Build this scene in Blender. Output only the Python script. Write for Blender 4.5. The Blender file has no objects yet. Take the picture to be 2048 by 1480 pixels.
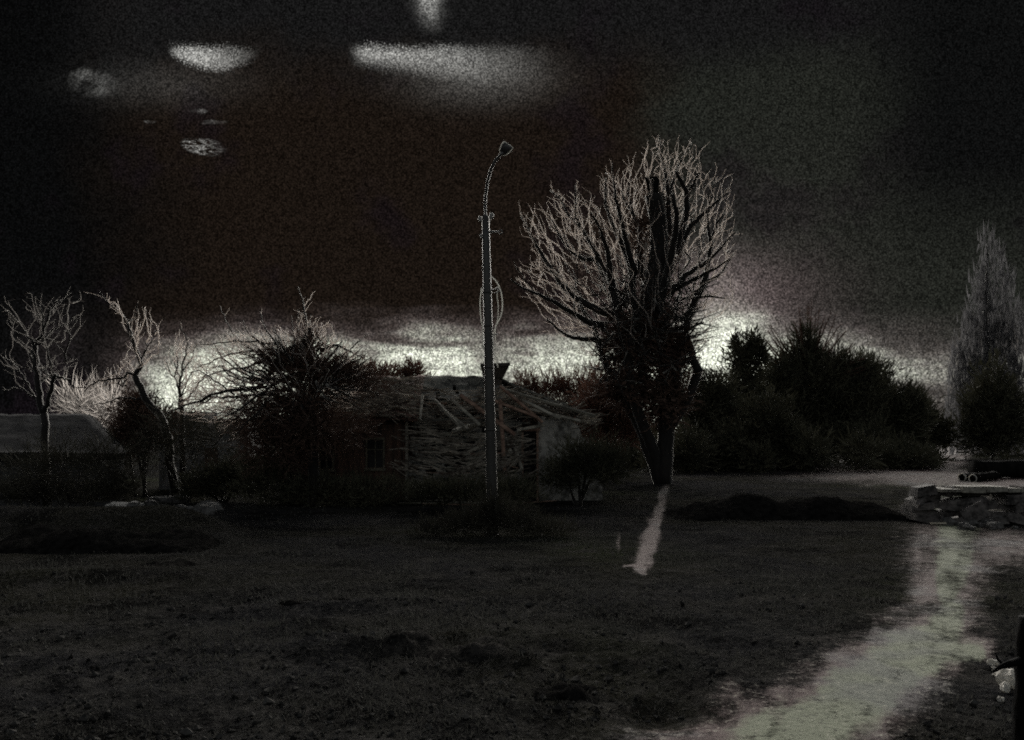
import bpy, math, random
from mathutils import Vector, noise as mn, kdtree
from math import radians as R, sin, cos, pi, sqrt, exp
S = bpy.context.scene
C = S.collection
RND = random.Random(7)

# ------------------------------------------------------------------ measuring: a pixel of the 2048 x 1480 photograph at a depth in metres
F, HOR, CAM_H = 1820.0, 870.0, 2.6
def P(px, py, Y): return Vector(((px-1024)/F*Y, Y, CAM_H-(py-HOR)/F*Y))
def YG(py): return F*CAM_H/(py-HOR)
def smooth(a, b, x):
    t = min(1, max(0, (x-a)/(b-a))) if a != b else float(x > a)
    return t*t*(3-2*t)

# ------------------------------------------------------------------ node helper
class NT:
    def __init__(s, tree): s.t = tree; s.n = tree.nodes; s.l = tree.links
    def node(s, kind, **k):
        n = s.n.new(kind)
        for a, v in k.items(): setattr(n, a, v)
        return n
    def put(s, sock, v):
        if isinstance(v, bpy.types.NodeSocket): s.l.new(v, sock)
        elif v is not None: sock.default_value = v
    def m(s, op, a, b=None, c=None, clamp=False):
        n = s.node('ShaderNodeMath', operation=op, use_clamp=clamp)
        s.put(n.inputs[0], a); s.put(n.inputs[1], b)
        if c is not None: s.put(n.inputs[2], c)
        return n.outputs[0]
    def add(s, *a):
        r = a[0]
        for b in a[1:]: r = s.m('ADD', r, b)
        return r
    def mul(s, *a):
        r = a[0]
        for b in a[1:]: r = s.m('MULTIPLY', r, b)
        return r
    def step(s, x, a, b, lo=0.0, hi=1.0):
        n = s.node('ShaderNodeMapRange', interpolation_type='SMOOTHSTEP')
        s.put(n.inputs['Value'], x)
        if a > b: a, b, lo, hi = b, a, hi, lo
        n.inputs['From Min'].default_value = a; n.inputs['From Max'].default_value = b
        n.inputs['To Min'].default_value = lo; n.inputs['To Max'].default_value = hi
        return n.outputs[0]
    def gauss(s, x, c, w):
        d = s.m('DIVIDE', s.m('SUBTRACT', x, c), w)
        return s.m('EXPONENT', s.m('MULTIPLY', s.m('MULTIPLY', d, d), -1.0))
    def noise(s, vec, scale, detail=3, rough=.55, dist=0.0):
        n = s.node('ShaderNodeTexNoise'); n.inputs['Scale'].default_value = scale; n.inputs['Detail'].default_value = detail
        n.inputs['Roughness'].default_value = rough; n.inputs['Distortion'].default_value = dist
        if vec is not None: s.l.new(vec, n.inputs['Vector'])
        return n.outputs['Fac']
    def vec(s, x, y, z=0.0):
        n = s.node('ShaderNodeCombineXYZ'); s.put(n.inputs[0], x); s.put(n.inputs[1], y); s.put(n.inputs[2], z); return n.outputs[0]
    def mix(s, f, a, b, mode='MIX'):
        n = s.node('ShaderNodeMix', data_type='RGBA', blend_type=mode)
        s.put(n.inputs[0], f)
        for i, v in ((6, a), (7, b)):
            s.put(n.inputs[i], v if isinstance(v, bpy.types.NodeSocket) else (*v, 1.0))
        return n.outputs[2]
    def scale(s, col, f):
        n = s.node('ShaderNodeVectorMath', operation='SCALE'); s.put(n.inputs[0], col if isinstance(col, bpy.types.NodeSocket) else Vector(col)); s.put(n.inputs[3], f); return n.outputs[0]
    def vadd(s, a, b):
        n = s.node('ShaderNodeVectorMath', operation='ADD'); s.l.new(a, n.inputs[0]); s.l.new(b, n.inputs[1]); return n.outputs[0]

def material(name, c1, c2, scale=3.0, rough=.8, sheen=0.0, bump=.3, trans=0.0, spec=.3, coat=0.0, stretch=(1, 1, 1), contrast=(.38, .62), metal=0.0, coatr=.3):
    """two-tone noise material; trans lets backlight glow through thin things"""
    m = bpy.data.materials.new(name); m.use_nodes = True
    N = NT(m.node_tree); b = N.n['Principled BSDF']
    tc = N.node('ShaderNodeTexCoord').outputs['Object']
    mp = N.node('ShaderNodeMapping'); N.l.new(tc, mp.inputs[0]); mp.inputs['Scale'].default_value = stretch
    v = mp.outputs[0]
    f1 = N.noise(v, scale, 5, .65); f2 = N.noise(v, scale*6.3, 3, .6)
    f = N.step(N.add(N.mul(f1, .65), N.mul(f2, .35)), contrast[0], contrast[1])
    N.put(b.inputs['Base Color'], N.mix(f, c1, c2))
    b.inputs['Roughness'].default_value = rough; b.inputs['Specular IOR Level'].default_value = spec; b.inputs['Metallic'].default_value = metal
    b.inputs['Sheen Weight'].default_value = sheen; b.inputs['Sheen Roughness'].default_value = .32
    b.inputs['Sheen Tint'].default_value = (1, .97, .9, 1)
    b.inputs['Coat Weight'].default_value = coat; b.inputs['Coat IOR'].default_value = 1.5; b.inputs['Coat Roughness'].default_value = coatr
    if bump:
        bp = N.node('ShaderNodeBump'); bp.inputs['Strength'].default_value = bump; bp.inputs['Distance'].default_value = .03
        N.l.new(f2, bp.inputs['Height']); N.l.new(bp.outputs[0], b.inputs['Normal'])
    if trans:
        tr = N.node('ShaderNodeBsdfTranslucent'); tr.inputs[0].default_value = (*[min(1, x) for x in c2], 1)
        mx = N.node('ShaderNodeMixShader'); mx.inputs[0].default_value = trans
        N.l.new(b.outputs[0], mx.inputs[1]); N.l.new(tr.outputs[0], mx.inputs[2])
        N.l.new(mx.outputs[0], N.n['Material Output'].inputs[0])
    return m

M = dict(
    bark=material('dark_bark', (.006, .005, .0045), (.016, .0135, .012), 2.5, .75, sheen=.75, bump=.5, stretch=(1, 1, .3)),
    twig=material('pale_twig', (.34, .28, .26), (.78, .72, .67), 1.2, .6, sheen=1.0, bump=0, trans=.55, coat=.6, coatr=.25),
    twig_dim=material('grey_twig', (.12, .11, .10), (.34, .31, .29), 1.5, .8, sheen=.7, bump=0, trans=.4),
    brush=material('dark_evergreen_sprays', (.030, .032, .022), (.105, .100, .068), .8, .85, bump=0, trans=.05, spec=.08),
    redbrush=material('rusty_brown_sprays', (.050, .028, .021), (.15, .085, .064), .8, .85, bump=0, trans=.12, spec=.15),
    ivy=material('dark_ivy_leaves', (.045, .032, .026), (.14, .092, .072), .9, .8, bump=0, trans=.04, spec=.08),
    poplar=material('dull_grey_twig_sprays', (.04, .04, .045), (.13, .128, .132), .5, .85, bump=0, trans=.35),
    far=material('far_wood_sprays', (.03, .033, .028), (.075, .075, .062), .1, .9, bump=0, trans=.15),
    concrete=material('weathered_concrete', (.012, .0115, .010), (.036, .034, .030), 1.6, .8, sheen=.6, bump=.1, coat=1.0, coatr=.32, stretch=(1, 1, .35)),
    steel=material('galvanised_steel', (.05, .05, .05), (.10, .10, .095), 3, .35, sheen=1.0, bump=0, spec=1.0, coat=1.0, coatr=.3),
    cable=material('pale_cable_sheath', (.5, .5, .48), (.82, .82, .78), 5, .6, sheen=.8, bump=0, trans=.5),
    ceramic=material('glazed_ceramic', (.28, .27, .25), (.42, .41, .38), 8, .3, sheen=.6, bump=0, spec=.5),
    lens=material('frosted_lamp_glass', (.05, .05, .05), (.08, .08, .08), 6, .35, bump=0, spec=.5),
    plaster=material('stained_lime_plaster', (.08, .077, .07), (.40, .385, .35), .7, .9, bump=.5, contrast=(.40, .58)),
    greywall=material('grey_rendered_wall', (.09, .09, .088), (.24, .24, .235), .6, .9, bump=.4),
    cotwall=material('damp_dark_render', (.022, .022, .023), (.075, .075, .077), .8, .95, bump=.5),
    block=material('rough_concrete_block', (.16, .16, .155), (.34, .335, .32), 2.2, .95, bump=.6, spec=.05),
    darkwall=material('rusty_boarded_wall', (.03, .020, .016), (.13, .080, .060), 1.1, .9, bump=.6, stretch=(5, 5, .5)),
    inside=material('unlit_interior', (.008, .008, .009), (.02, .02, .022), 1, .95, bump=0),  # near-black tone in place of the shade inside the house
    thatch=material('mossy_roof_cover', (.030, .018, .015), (.16, .098, .080), 1.4, .95, bump=.9, stretch=(.6, 1.5, 1)),
    slate=material('old_slate_roof', (.04, .04, .037), (.22, .215, .19), 1.6, .9, bump=.7, spec=.1),
    cotroof=material('dark_slate_roof', (.016, .016, .017), (.044, .044, .046), 1.2, .95, bump=.6, spec=.05),
    lath=material('weathered_lath', (.12, .112, .092), (.42, .395, .33), 2.2, .85, sheen=.3, bump=.4, stretch=(.3, 2, 2)),
    lath2=material('split_lath_debris', (.05, .038, .030), (.36, .325, .27), 1.3, .9, sheen=.3, bump=0),
    redlath=material('rusty_lath', (.12, .07, .05), (.36, .24, .18), 2.2, .85, sheen=.3, bump=.4, stretch=(.3, 2, 2)),
    brick=material('sooty_brick', (.03, .026, .022), (.075, .062, .052), 6, .9, bump=.6),
    frame=material('window_timber', (.05, .048, .036), (.17, .155, .115), 4, .8, bump=.3),
    glass=material('dark_pane', (.006, .006, .007), (.014, .014, .016), 1, .25, bump=0, spec=.35),
    stone=material('grey_field_stone', (.045, .043, .041), (.15, .145, .14), 3, .85, bump=.7),
    palestone=material('pale_broken_stone', (.5, .47, .42), (.82, .80, .74), 5, .8, bump=.8, trans=.25),
    darkwood=material('blackened_wood', (.005, .005, .005), (.014, .013, .012), 3, 1, spec=.05, bump=.6, stretch=(1, 1, .3)),
    sapwood=material('pale_cut_sapwood', (.55, .52, .46), (.85, .82, .75), 4, .7, bump=.2, trans=.35),
    plank=material('pale_plank', (.45, .40, .32), (.75, .68, .56), 3, .8, bump=.2, trans=.2),
    grass=material('dry_dark_grass', (.012, .012, .011), (.098, .096, .086), .9, .9, bump=0, trans=.15, spec=.1),
    weed=material('dark_weed_stems', (.025, .024, .020), (.085, .080, .062), .9, .9, bump=0, trans=.04, spec=.05),
    earth=material('dug_earth', (.010, .010, .010), (.050, .047, .044), 5, 1, bump=1.0, spec=0),
    shadeearth=material('dark_shade_earth', (.005, .005, .005), (.020, .019, .018), 5, 1, bump=1.0, spec=0),  # near-black earth tone; on the left bank it carries the shade
    crumb=material('soil_crumb', (.014, .014, .014), (.09, .087, .082), 3, 1, bump=0, spec=0),
    wallstone=material('mossy_rubble_stone', (.022, .020, .019), (.17, .153, .145), 2.0, .9, bump=.8),
    coping=material('pale_worn_coping', (.06, .056, .05), (.34, .32, .27), 2.4, .9, bump=.7),
)

# ------------------------------------------------------------------ mesh builder
class MB:
    def __init__(s): s.v = []; s.f = []
    def quad(s, a, b, c, d):
        i = len(s.v); s.v += [tuple(a), tuple(b), tuple(c), tuple(d)]; s.f.append((i, i+1, i+2, i+3))
    def tri(s, a, b, c):
        i = len(s.v); s.v += [tuple(a), tuple(b), tuple(c)]; s.f.append((i, i+1, i+2))
    def hexa(s, q):          # eight corners: bottom ring then top ring
        i = len(s.v); s.v += [tuple(p) for p in q]
        s.f += [(i+3, i+2, i+1, i), (i+4, i+5, i+6, i+7)] + [(i+k, i+(k+1) % 4, i+4+(k+1) % 4, i+4+k) for k in range(4)]
    def box(s, x0, x1, y0, y1, z0, z1):
        s.hexa([(x0, y0, z0), (x1, y0, z0), (x1, y1, z0), (x0, y1, z0), (x0, y0, z1), (x1, y0, z1), (x1, y1, z1), (x0, y1, z1)])
    def tube(s, pts, rad, sides=6, caps=True):
        pts = [Vector(p) for p in pts]; n = len(pts); base = len(s.v)
        t = (pts[1]-pts[0]).normalized()
        u = t.cross(Vector((0.31, 0.87, 0.11))).normalized(); prev = t
        for i in range(n):
            t = ((pts[min(i+1, n-1)]-pts[max(i-1, 0)])).normalized() if n > 1 else prev
            u = (u-t*u.dot(t))
            u = u.normalized() if u.length > 1e-6 else t.orthogonal().normalized()
            w = t.cross(u)
            for k in range(sides):
                a = 2*pi*k/sides
                s.v.append(tuple(pts[i]+(u*cos(a)+w*sin(a))*rad[i]))
        for i in range(n-1):
            for k in range(sides):
                k2 = (k+1) % sides; o = base+i*sides
                s.f.append((o+k, o+k2, o+sides+k2, o+sides+k))
        if caps:
            s.f.append(tuple(base+k for k in reversed(range(sides)))); s.f.append(tuple(base+(n-1)*sides+k for k in range(sides)))
    def bar(s, a, b, w, h, roll=0.0):     # a rectangular board from a to b
        a = Vector(a); b = Vector(b); t = (b-a).normalized()
        u = t.cross(Vector((0, 0, 1)))
        u = u.normalized() if u.length > 1e-4 else Vector((1, 0, 0))
        n = u.cross(t)
        u2 = u*cos(roll)+n*sin(roll); n2 = n*cos(roll)-u*sin(roll)
        q = []
        for p in (a, b): q += [p-u2*w/2-n2*h/2, p+u2*w/2-n2*h/2, p+u2*w/2+n2*h/2, p-u2*w/2+n2*h/2]
        s.hexa(q)
    def build(s, name, mat, parent=None, smooth_=True, loc=None):
        me = bpy.data.meshes.new(name)
        o = bpy.data.objects.new(name, me); C.objects.link(o)
        off = Vector((0, 0, 0))
        if parent is not None: off = Vector(parent.get('_o', (0, 0, 0)))
        elif loc is not None: off = Vector(loc); o.location = off
        me.from_pydata([tuple(Vector(v)-off) for v in s.v], [], s.f)
        me.materials.append(mat)
        if smooth_: me.polygons.foreach_set('use_smooth', [True]*len(me.polygons))
        me.update()
        if parent is not None:
            if '_o' in parent.keys() : o['_o'] = tuple(off)
            o.parent = parent
        elif loc is not None: o['_o'] = tuple(off)
        return o
def subpart(mb, name, mat, part, smooth_=True):
    """world-space mesh under a part that itself sits at its thing's origin"""
    return mb.build(name, mat, part, smooth_)
def empty(name, loc, label, cat, group=None):
    o = bpy.data.objects.new(name, None); C.objects.link(o); o.location = loc; o['_o'] = tuple(loc)
    o.empty_display_size = .3
    return tag(o, label, cat, group)
def tag(o, label, cat, group=None):
    o['label'] = label; o['category'] = cat
    if group: o['group'] = group
    return o

# ------------------------------------------------------------------ the lie of the land
def seg_dist(px, py, A, B):
    ax, ay, aw = A; bx, by, bw = B
    dx, dy = bx-ax, by-ay
    t = max(0, min(1, ((px-ax)*dx+(py-ay)*dy)/(dx*dx+dy*dy)))
    w = aw+(bw-aw)*t
    return sqrt((px-ax-dx*t)**2+(py-ay-dy*t)**2)/w
def stroke(px, py, pts): return min(seg_dist(px, py, pts[i], pts[i+1]) for i in range(len(pts)-1))
YARD = [(1380, 1610, 200), (1560, 1500, 150), (1660, 1430, 130), (1770, 1365, 118), (1850, 1300, 108), (1885, 1230, 100), (1895, 1150, 100), (1900, 1090, 118), (1905, 1052, 130)]
YARD2 = [(1900, 1085, 60), (1990, 1090, 52), (2090, 1095, 60)]
YARD3 = [(1835, 1292, 40), (1970, 1312, 40)]
CORE = [[(1915, 1030, 84), (1900, 1120, 40), (1895, 1200, 22)], [(1905, 1225, 34), (1880, 1290, 66), (1800, 1345, 70), (1690, 1425, 72), (1570, 1500, 100), (1450, 1590, 120)], [(1860, 1310, 40), (1955, 1318, 26)]]
LANE = [(1350, 948, 13), (1500, 946, 17), (1640, 944, 26), (1780, 940, 36), (1880, 926, 42), (1928, 896, 28), (1940, 872, 9)]
LANE2 = [(1780, 946, 30), (1880, 954, 24), (2000, 966, 16), (2090, 970, 16)]
STREAK = [(1282, 1136, 27), (1296, 1090, 25), (1312, 1040, 20), (1328, 985, 13), (1342, 938, 12)]  # pale streak on the ground running up to the big tree
STREAK2 = [(1248, 1136, 5), (1285, 1132, 10)]
STREAK3 = [(1236, 1066, 6), (1238, 1100, 8)]
def gpix(x, Y): return 1024+F*x/Y, HOR+F*CAM_H/Y
def worn(x, Y):
    """0..1 how far the ground here is worn down to pale grit or lies in the pale streak, and how dry it is"""
    if Y < 3.5: return 0, 0
    px, py = gpix(x, Y)
    n = mn.fractal(Vector((px*.011, py*.011, 2.2)), .8, 2.1, 4)*.22
    d = min(stroke(px, py, YARD), stroke(px, py, YARD2)*1.1, stroke(px, py, YARD3)*1.15)+n
    a = (1-smooth(.12, 1.32, d))*(.62+.38*smooth(1140, 1300, py))*(1+.55*mn.fractal(Vector((px*.02, py*.03, 5.5)), .8, 2.1, 3)); core = 1-smooth(.0, 1.5, min(stroke(px, py, q) for q in CORE)+n*1.8)
    n2 = mn.fractal(Vector((px*.01, py*.05, 7.2)), .8, 2.1, 4)*.25
    d2 = min(stroke(px, py, LANE), stroke(px, py, LANE2))+n2
    k = .20+.50*smooth(1450, 1800, px)
    a2 = (1-smooth(.3, 1.3, d2))*k
    d3 = min(stroke(px, py, STREAK)*1.15, stroke(px, py, STREAK2)*1.3, stroke(px, py, STREAK3)*1.6)+n*.9+.5*mn.noise(Vector((px*.06, py*.05, 3)))
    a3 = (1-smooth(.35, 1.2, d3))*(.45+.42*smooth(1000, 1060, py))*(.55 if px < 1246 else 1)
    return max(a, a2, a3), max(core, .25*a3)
def ground_z(x, Y, w=None):
    if Y < 2: return 0.0
    px, py = gpix(x, Y)
    z = .10*mn.noise(Vector((x*.10, Y*.10, 0)))*smooth(4, 12, Y)*(1-smooth(60, 140, Y))
    if Y < 60:
        right = smooth(1450, 1620, px)
        r = mn.fractal(Vector((x*1.5, Y*1.1, 1.7)), .9, 2.1, 4)
        amp = .060*(1-smooth(11, 16, Y))*(1-right)+.020*(1-smooth(16, 45, Y))+.008*right
        if w: amp *= 1-.85*min(1, w*1.5)
        z += r*amp
        # ragged clod ridge across the near ground
        rag = mn.noise(Vector((x*1.7, 3.3, 0)))*.45
        z += .17*exp(-((Y-10.9-rag)/.7)**2)*smooth(-3.6, -2.2, x)*(1-smooth(1.5, 2.4, x))*(.7+.5*mn.noise(Vector((x*2.1, Y*2, 9))))
        # dug hollow right of the ridge
        z -= .16*exp(-(((x-1.35)/.55)**2+((Y-8.6)/.55)**2))
        # low bank on the left, wheel ruts
        z += .75*exp(-((Y-23.6-1.2*mn.noise(Vector((x*.3, 0, 4))))/1.5)**2)*(1-smooth(-9.2, -6.6, x))
        z += .18*exp(-((Y-17.3-.1*x)/.6)**2)*(1-smooth(-6.5, -4.5, x))
        z += .10*exp(-((Y-13.6-.22*(x+2.5))/.35)**2)*smooth(-5, -3.6, x)*(1-smooth(-1.6, -.6, x))
        z -= .07*exp(-((Y-15.0-.3*(x+2))/.5)**2)*smooth(-9, -6, x)*(1-smooth(0, 1.5, x))
        # verge bank under the yard
        z += .22*exp(-((Y-38)/7)**2)*smooth(1360, 1480, px)*(1-smooth(1780, 1850, px))
    return z

def build_ground():
    rows = [-12.0, -6.0, -2.0, 1.0, 2.6]
    Y = 3.6
    while Y < 130: rows.append(Y); Y *= 1.0078 if Y < 26 else 1.016
    while Y < 3200: rows.append(Y); Y *= 1.12
    cols = []
    t = -1.5
    while t < 1.5:
        cols.append(t); t += .0026 if -.62 < t < .62 else .03
    nc = len(cols)
    vs = []; wr = []; co = []; shade = []
    for Y in rows:
        for t in cols:
            x = t*(max(Y, 0)+(14 if Y < 2 else 0))
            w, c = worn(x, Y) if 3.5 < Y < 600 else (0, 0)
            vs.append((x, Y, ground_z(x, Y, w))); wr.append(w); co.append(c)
    fs = []; tf = []
    for i in range(len(rows)-1):
        for j in range(nc-1):
            a = i*nc+j; q = (a, a+1, a+nc+1, a+nc); fs.append(q)
            if max(wr[k] for k in q) > .02: tf.append(q)
    me = bpy.data.meshes.new('ground'); me.from_pydata(vs, [], fs); me.polygons.foreach_set('use_smooth', [True]*len(fs)); me.update()
    g = bpy.data.objects.new('ground', me); C.objects.link(g); g['kind'] = 'structure'
    m = bpy.data.materials.new('dark_earth'); m.use_nodes = True; N = NT(m.node_tree); b = N.n['Principled BSDF']
    tc = N.node('ShaderNodeTexCoord').outputs['Object']
    big = N.noise(tc, .16, 4, .6); mid = N.noise(tc, 1.3, 5, .65); fine = N.noise(tc, 11, 4, .7); vf = N.noise(tc, 45, 2, .7)
    col = N.mix(N.step(big, .42, .6), (.022, .022, .0235), (.023, .0225, .018))
    col = N.mix(N.step(N.noise(tc, .07, 3, .5), .5, .68), col, (.027, .031, .018))
    col = N.mix(N.step(mid, .45, .7), col, (.046, .044, .042))
    col = N.mix(N.step(fine, .52, .72), col, (.075, .072, .068))
    col = N.mix(N.mul(N.step(N.noise(tc, .45, 5, .7), .5, .62), .8), col, (.009, .009, .009))
    col = N.mix(N.mul(N.step(vf, .56, .74), .7), col, (.11, .105, .10))
    col = N.mix(N.step(fine, .46, .32), col, (.007, .007, .007))
    N.l.new(col, b.inputs['Base Color']); b.inputs['Roughness'].default_value = 1; b.inputs['Specular IOR Level'].default_value = 0
    bp = N.node('ShaderNodeBump'); bp.inputs['Strength'].default_value = 1.0; bp.inputs['Distance'].default_value = .08
    N.l.new(N.add(fine, N.mul(vf, .5)), bp.inputs['Height']); N.l.new(bp.outputs[0], b.inputs['Normal'])
    me.materials.append(m)
    # worn pale grit on top of the earth, thinning out at its edges
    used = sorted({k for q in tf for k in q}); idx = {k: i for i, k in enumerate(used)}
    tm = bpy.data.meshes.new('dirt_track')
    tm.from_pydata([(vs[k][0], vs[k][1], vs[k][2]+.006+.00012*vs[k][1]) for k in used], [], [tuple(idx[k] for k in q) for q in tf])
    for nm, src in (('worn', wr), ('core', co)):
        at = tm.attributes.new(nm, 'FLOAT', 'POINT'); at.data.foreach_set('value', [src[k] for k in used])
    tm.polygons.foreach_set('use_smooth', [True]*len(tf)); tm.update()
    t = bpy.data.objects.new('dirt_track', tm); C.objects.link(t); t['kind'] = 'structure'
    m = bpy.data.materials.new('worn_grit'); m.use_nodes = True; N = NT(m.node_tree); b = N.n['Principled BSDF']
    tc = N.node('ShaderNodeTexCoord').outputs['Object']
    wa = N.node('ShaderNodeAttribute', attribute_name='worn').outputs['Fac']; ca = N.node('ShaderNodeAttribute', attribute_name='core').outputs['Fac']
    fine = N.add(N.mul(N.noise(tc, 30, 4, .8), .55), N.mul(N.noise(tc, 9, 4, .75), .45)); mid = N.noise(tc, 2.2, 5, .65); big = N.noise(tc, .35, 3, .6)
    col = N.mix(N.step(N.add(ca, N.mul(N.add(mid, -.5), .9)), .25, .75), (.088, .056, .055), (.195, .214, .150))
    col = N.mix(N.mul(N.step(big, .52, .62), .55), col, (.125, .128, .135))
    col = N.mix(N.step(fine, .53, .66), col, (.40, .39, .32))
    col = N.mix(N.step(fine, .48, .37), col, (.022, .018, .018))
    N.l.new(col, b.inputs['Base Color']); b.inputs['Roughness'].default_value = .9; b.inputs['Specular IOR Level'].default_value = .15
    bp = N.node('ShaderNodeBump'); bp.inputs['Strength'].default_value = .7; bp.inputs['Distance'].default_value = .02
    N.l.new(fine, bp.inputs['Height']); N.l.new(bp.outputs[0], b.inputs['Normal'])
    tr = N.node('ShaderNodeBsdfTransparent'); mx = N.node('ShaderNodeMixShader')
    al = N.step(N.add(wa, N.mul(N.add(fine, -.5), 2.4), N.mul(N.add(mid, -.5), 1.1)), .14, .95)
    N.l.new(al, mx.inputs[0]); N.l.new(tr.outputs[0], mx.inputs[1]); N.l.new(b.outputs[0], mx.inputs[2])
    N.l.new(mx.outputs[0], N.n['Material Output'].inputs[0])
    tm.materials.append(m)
build_ground()

# ------------------------------------------------------------------ trees
def resample(pts, n):
    L = [0]
    for i in range(1, len(pts)): L.append(L[-1]+(pts[i]-pts[i-1]).length)
    out = []
    for k in range(n):
        d = L[-1]*k/(n-1); i = 1
        while i < len(L)-1 and L[i] < d: i += 1
        t = (d-L[i-1])/max(1e-9, L[i]-L[i-1]); out.append(pts[i-1].lerp(pts[i], t))
    return out, L[-1]
class Tree:
    def __init__(s, seed, rmin, up=.3, lens=(.42, .45, .5), ang=(28, 62), dens=(9, 6, 4), depth=3, wob=.16, side=True):
        s.r = random.Random(seed); s.rmin = rmin; s.up = up; s.lens = lens; s.ang = ang; s.dens = dens; s.depth = depth; s.wob = wob; s.side = side
        s.trunk = MB(); s.crown = MB(); s.tips = []; s.nodes = []
    def emit(s, pts, rad):
        big = max(rad) > s.rmin*3.2
        (s.trunk if big else s.crown).tube(pts, rad, 8 if max(rad) > s.rmin*8 else 5 if big else 3, caps=big)
    def grow(s, pts, rad, level, L):
        s.emit(pts, rad)
        if level >= s.depth:
            s.tips.append(pts[-1]); return
        n = s.dens[min(level, len(s.dens)-1)]
        n = max(1, int(n*(.75+.5*s.r.random())))
        m = len(pts)
        for k in range(n):
            t = .18+.80*(k+s.r.random())/n if level == 0 else .12+.86*(k+s.r.random())/n
            q = t*(m-1); i = min(m-2, int(q)); fr = q-i
            p = pts[i].lerp(pts[i+1], fr); r0 = rad[i]+(rad[i+1]-rad[i])*fr
            tan = (pts[i+1]-pts[i]).normalized()
            ax = Vector((s.r.gauss(0, 1), s.r.gauss(0, 1), s.r.gauss(0, 1))); ax = (ax-tan*ax.dot(tan)).normalized()
            a = R(s.r.uniform(*s.ang))
            d = (tan*cos(a)+ax*sin(a)+Vector((0, 0, s.up))).normalized()
            Lc = L*s.lens[min(level, len(s.lens)-1)]*(1.15-.6*t)*s.r.uniform(.55, 1.15)
            s.shoot(p, d, Lc, max(s.rmin*.8, min(r0*.62, s.rmin*(1.1+.9*(s.depth-level-1)*1.3))), level+1)
    def shoot(s, p, d, L, r0, level):
        ns = 5 if level < s.depth else 4
        pts = [p]; rad = [r0]
        for k in range(ns-1):
            d = (d+Vector((s.r.gauss(0, s.wob), s.r.gauss(0, s.wob), s.r.gauss(0, s.wob)+s.up*.22))).normalized()
            pts.append(pts[-1]+d*L/(ns-1)); rad.append(max(s.rmin*.55, r0*(1-.8*(k+1)/(ns-1))))
        s.grow(pts, rad, level, L)
    def limb(s, px, Y, r0, r1, dy=0.0, n=None, sprout=True, rough=.022):
        """a limb through photo points, leaning dy metres in depth by its tip; radii in metres"""
        m = len(px)
        raw = [P(a, b, Y+dy*i/(m-1)) for i, (a, b) in enumerate(px)]
        n = n or max(5, 3*m)
        pts, L = resample(raw, n)
        for i in range(1, n-1): pts[i] += Vector((s.r.gauss(0, rough), s.r.gauss(0, rough), s.r.gauss(0, rough)))
        rad = [r0+(r1-r0)*(i/(n-1))**.8 for i in range(n)]
        lo = n//3 if not sprout else 1
        for i in range(lo, n): s.nodes.append((pts[i].copy(), (pts[i]-pts[i-1]).normalized()))
        if sprout and s.side: s.grow(pts, rad, 0, L)
        else: s.emit(pts, rad)
    def fill(s, poly, Y, n, depth, root, power=.42, maxlen=2.2, r=None):
        """grow fine twigs outward from the limbs until the crown outline (photo points) is evenly laced"""
        r0 = r or s.rmin; nodes = list(s.nodes); xs = [p[0] for p in poly]; ys = [p[1] for p in poly]; cx, cy = sum(xs)/len(xs), sum(ys)/len(ys)
        rt = P(*root, Y); tg = []
        def inside(x, y):
            c = False
            for i in range(len(poly)):
                (x1, y1), (x2, y2) = poly[i], poly[i-1]
                if (y1 > y) != (y2 > y) and x < (x2-x1)*(y-y1)/(y2-y1)+x1: c = not c
            return c
        wx, wy = (max(xs)-min(xs))/2, (max(ys)-min(ys))/2
        while len(tg) < n:
            x, y = s.r.uniform(min(xs), max(xs)), s.r.uniform(min(ys), max(ys))
            e_ = s.r.uniform(.86, 1.14)
            if not inside(cx+(x-cx)*e_, cy+(y-cy)*e_): continue
            q = max(0, 1-((x-cx)/wx)**2-((y-cy)/wy)**2)
            tg.append(P(x, y, Y+depth*s.r.uniform(-.55, 1.15)*(.25+.75*sqrt(q))))
        tg.sort(key=lambda p: (p-rt).length+s.r.uniform(0, .8))
        base = len(nodes); pos = [a for a, _ in nodes]; par = [-1]*base; drc = [b for _, b in nodes]; kd = None; fresh = []
        for k, p in enumerate(tg):
            if kd is None or len(fresh) > 60:
                kd = kdtree.KDTree(len(pos)); [kd.insert(a, i) for i, a in enumerate(pos)]; kd.balance(); fresh = []
            best = None
            for c, i, d in kd.find_n(p, 14):
                v = (p-c).normalized(); cost = d*(1.9-.55*v.dot(drc[i])-.95*v.dot((p-rt).normalized()))
                if best is None or cost < best[0]: best = (cost, i, d)
            for i in fresh:
                d = (p-pos[i]).length
                if 1e-6 < d < best[2]*1.3:
                    v = (p-pos[i]).normalized(); cost = d*(1.9-.55*v.dot(drc[i])-.95*v.dot((p-rt).normalized()))
                    if cost < best[0]: best = (cost, i, d)
            _, i, d = best
            if d > maxlen or d < .02: continue
            pos.append(p); par.append(i); drc.append(((p-pos[i]).normalized()*.7+drc[i]*.3+Vector((s.r.gauss(0, .22), s.r.gauss(0, .22), .04+s.r.gauss(0, .22)))).normalized()); fresh.append(len(pos)-1)
        cnt = [0]*len(pos)
        for i in range(len(pos)-1, base-1, -1):
            cnt[i] += 1
            if par[i] >= 0: cnt[par[i]] += cnt[i]
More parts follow.
